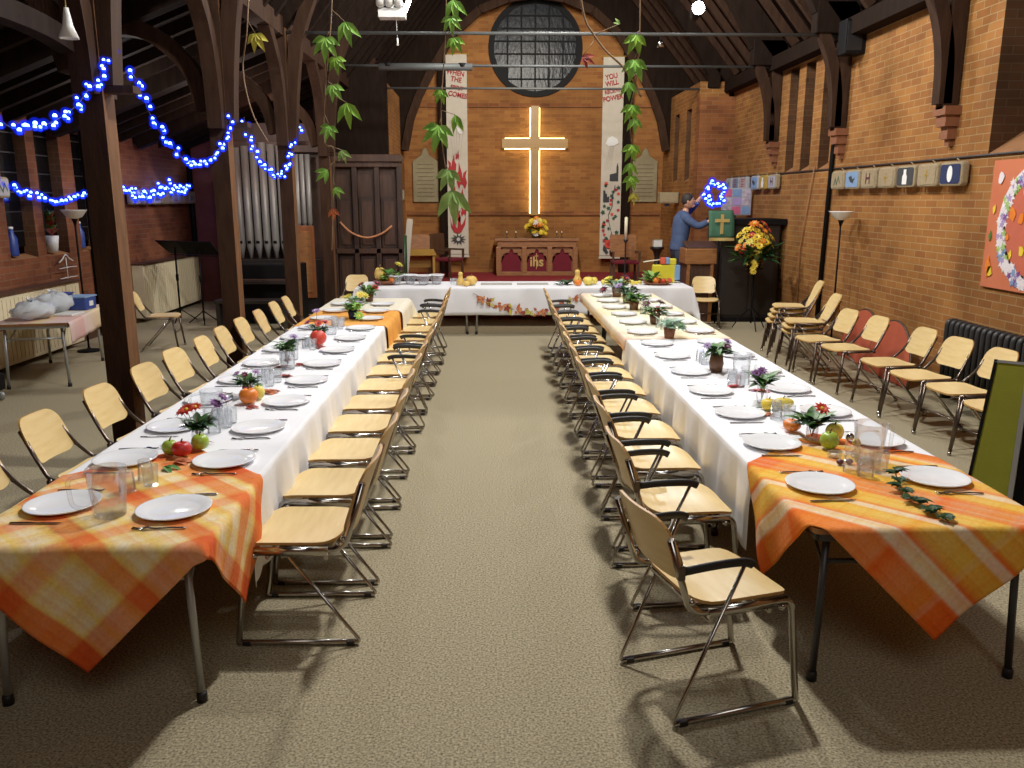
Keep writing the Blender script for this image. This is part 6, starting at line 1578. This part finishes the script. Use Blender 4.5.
# standing behind the pulpit, turned right, bending forward with both arms reaching up and out
pv = [(0, 0, .98), (.01, 0, 1.12), (.03, 0, 1.28), (.06, -.01, 1.44), (.085, -.02, 1.53), (.10, -.04, 1.60),      # pelvis .. neck, head base
      (.065, -.18, 1.45), (.26, -.26, 1.30), (.43, -.30, 1.38),                                                    # right (near) arm: shoulder, elbow, wrist
      (.065, .16, 1.46), (.26, .15, 1.62), (.43, .05, 1.85),                                                         # left arm raised
      (0, -.1, .93), (.05, -.12, .52), (-.02, -.12, .1), (.12, -.13, .05),                                         # near leg
      (-.02, .1, .93), (-.02, .12, .52), (-.1, .12, .1), (.04, .13, .05)]
pe = [(0, 1), (1, 2), (2, 3), (3, 4), (4, 5), (3, 6), (6, 7), (7, 8), (3, 9), (9, 10), (10, 11), (0, 12), (12, 13), (13, 14), (14, 15), (0, 16), (16, 17), (17, 18), (18, 19)]
pr = [(.12, .1), (.1, .08), (.1, .08), (.085, .07), .055, .055, .04, .036, .03, .04, .036, .03, .085, .06, .045, .04, .1, .068, .045, .04]
for w, d1 in ((8, (.6, -.1, .55)), (11, (.45, -.25, .75))):
    d = Vector(d1).normalized(); s = d.cross(Vector((0, 0, 1))).normalized()
    base = Vector(pv[w]); palm = base+d*.07
    pv.append(tuple(palm)); pi = len(pv)-1; pe.append((w, pi)); pr.append((.036, .022))
    for k, L in enumerate((.07, .085, .08, .06)):
        a = palm+d*.03+s*(.03-.02*k); b_ = a+d*L*.55; c_ = b_+d*L*.4-Vector((0, 0, L*.25)); i = len(pv)
        pv += [tuple(a), tuple(b_), tuple(c_)]; pe += [(pi, i), (i, i+1), (i+1, i+2)]; pr += [.011, .0095, .008]
    a = palm-d*.02+s*.04; b_ = a+d*.03+s*.03; c_ = b_+d*.035; i = len(pv)
    pv += [tuple(a), tuple(b_), tuple(c_)]; pe += [(pi, i), (i, i+1), (i+1, i+2)]; pr += [.013, .011, .009]
person = skin_body('person', pv, pe, pr, 'skin'); person.location = (3.34, 14.8, .26); person.scale = (1.04, 1.04, 1.04)
setp(person, 'person in a blue shirt standing at the pulpit, holding up a blue lit star', 'person')
mb = MB()
mb.tube(smooth([(-.01, 0, .88), (.0, 0, .97), (.015, 0, 1.1), (.03, 0, 1.26), (.05, -.005, 1.4), (.062, -.01, 1.48), (.075, -.015, 1.53)], 3), .1, 16,
        radii=[.165, .17, .172, .172, .17, .168, .168, .17, .174, .178, .182, .184, .182, .17, .15, .125, .1, .08, .068], flat=(1.05, .85))
mb.tube(smooth([(.40, -.295, 1.365), (.26, -.26, 1.30), (.13, -.215, 1.37), (.062, -.165, 1.43), (.055, -.05, 1.45), (.055, .06, 1.45), (.062, .15, 1.44), (.15, .165, 1.52), (.25, .15, 1.61), (.31, .122, 1.69)], 3), .08, 12,
        radii=[.05, .053, .056, .06, .062, .064, .068, .072, .076, .08, .088, .094, .1, .105, .105, .105, .105, .105, .1, .094, .088, .08, .074, .068, .064, .06, .056, .053])
mb.build('shirt', 'denim_shirt', person)
mb = MB()
mb.tube([(0, 0, .74), (0, 0, .82), (-.002, 0, .9), (-.002, 0, .95)], .15, 16, radii=[.12, .16, .165, .16], flat=(1.05, .85))
for q in ([(-.02, -.12, .08), (.02, -.12, .3), (.05, -.12, .52), (.02, -.105, .74), (.0, -.085, .88)], [(-.1, .12, .08), (-.06, .12, .3), (-.02, .12, .52), (-.01, .105, .74), (.0, .085, .88)]):
    mb.tube(q, .1, 12, radii=[.068, .075, .086, .102, .1])
mb.build('trousers', 'trouser', person)
for y, x in ((-.125, .03), (.125, -.05)):
    mb = MB(); mb.ell((x+.03, y, .045), (.14, .055, .05), 0, 14, 8); mb.v = [(a, b, max(0, c)) for a, b, c in mb.v]; mb.build('shoe', 'shoe', person)
hd = Matrix.Translation((.125, -.05, 1.70)) @ Matrix.Rotation(R(-8), 4, 'Y') @ Matrix.Rotation(R(-20), 4, 'Z')
mb = MB(); mb.ell((0, 0, 0), (.098, .078, .122), 0, 20, 14, hd)
mb.ell((.10, 0, -.012), (.02, .014, .024), 0, 8, 6, hd); mb.ell((.03, .08, -.01), (.018, .01, .03), 0, 8, 6, hd); mb.ell((.0, -.08, -.01), (.018, .01, .03), 0, 8, 6, hd)
mb.ell((.06, 0, -.085), (.04, .04, .03), 0, 10, 6, hd)
for s in (-1, 1): mb.ell((.088, s*.03, .018), .011, 1, 8, 6, hd)
mb.ell((.094, 0, -.052), (.008, .022, .006), 2, 8, 6, hd); mb.build('head', ['skin', 'ink_dark', 'pink'], person)
mb = MB(); mb.ell((-.014, 0, .028), (.104, .086, .112), 0, 18, 12, hd); mb.v = [v for v in mb.v]; mb.build('hair', 'hair', person)
# the star of lights held by the person
fairy('star shaped ring of blue fairy lights held up by the person', [(4.04, 14.7, 2.152), (4.074, 14.7, 2.02), (3.961, 14.7, 2.01), (3.867, 14.7, 1.938), (3.817, 14.7, 2.064), (3.725, 14.7, 2.152), (3.808, 14.7, 2.239), (3.845, 14.7, 2.364), (3.945, 14.7, 2.293), (4.06, 14.7, 2.283), (4.04, 14.7, 2.152)], 34, 7, .035, 2.2)

# ================================================================== LIGHT
def lamp(name, kind, loc, energy, col=(1, .975, .93), size=.15, target=None, angle=None, blend=.6):
    l = bpy.data.lights.new(name, kind); l.energy = energy; l.color = col
    if kind == 'AREA': l.size = size
    elif kind in ('POINT', 'SPOT'): l.shadow_soft_size = size
    if angle: l.spot_size = R(angle); l.spot_blend = blend
    o = bpy.data.objects.new(name, l); COL.objects.link(o); o.location = loc
    if target: o.rotation_euler = (Vector(target)-Vector(loc)).to_track_quat('-Z', 'Y').to_euler()
    return o
lamp('nave_lamp_near', 'POINT', (.7, 5.9, 5.6), 800, size=.16)
lamp('nave_lamp_middle', 'POINT', (1.0, 9.6, 5.9), 660, size=.18)
lamp('nave_lamp_far', 'POINT', (1.0, 13.2, 5.9), 620, size=.18)
lamp('front_fill', 'AREA', (.6, -1.5, 5.4), 60, size=3.0, target=(.4, 4, .5))
lamp('roof_red_fill', 'POINT', (-3.9, 14.6, 3.35), 7, (1, .42, .36), .1)  # unseen red light added to tint the roof above the organ
lamp('aisle_lamp', 'POINT', (-4.6, 11.0, 3.2), 26, size=.12)
lamp('organ_fill', 'POINT', (-3.9, 13.4, 3.3), 45, (1, .8, .7), .12)  # unseen fill added to brighten the organ and its pipes
lamp('spot_right', 'SPOT', (2.83, 11.9, 4.5), 260, (.95, .97, 1), .08, (1.6, 4.5, .7), 60)
lamp('spot_left', 'SPOT', (-1.1, 11.9, 4.5), 260, (.95, .97, 1), .08, (-1.0, 4.5, .7), 60)
lamp('sanctuary_lamp', 'SPOT', (1.1, 15.4, 5.8), 540, (1, .9, .72), .2, (1.1, 21, 2.4), 95)
lamp('cross_glow', 'AREA', (1.11, EY-.25, 2.7), 0.01, size=.1)
for z, x, h in ((2.6, -.13, 1.6), (2.6, .13, 1.6)):
    l = bpy.data.lights.new('cross_strip', 'AREA'); l.shape = 'RECTANGLE'; l.size = .02; l.size_y = h; l.energy = 3.5; l.color = (1, .93, .66)
    o = bpy.data.objects.new('cross_strip', l); COL.objects.link(o); o.location = (1.11+x, EY-.085, z); o.rotation_euler = (R(-90), 0, 0)
for x in (-.45, .45):
    for z in (3.27, 3.53):
        l = bpy.data.lights.new('cross_strip', 'AREA'); l.shape = 'RECTANGLE'; l.size = .6; l.size_y = .02; l.energy = 1.3; l.color = (1, .93, .66)
        o = bpy.data.objects.new('cross_strip', l); COL.objects.link(o); o.location = (1.11+x, EY-.085, z); o.rotation_euler = (R(-90), 0, 0)
w = bpy.data.worlds.new('World'); scene.world = w; w.use_nodes = True
w.node_tree.nodes['Background'].inputs[0].default_value = (1, .93, .84, 1); w.node_tree.nodes['Background'].inputs[1].default_value = .22
scene.view_settings.view_transform = 'Standard'; scene.view_settings.look = 'None'; scene.view_settings.exposure = 0.0; scene.view_settings.gamma = 1.1
scene.cycles.use_denoising = True; scene.cycles.max_bounces = 8; scene.cycles.transparent_max_bounces = 24
scene.cycles.caustics_reflective = False; scene.cycles.caustics_refractive = False; scene.cycles.sample_clamp_indirect = 4
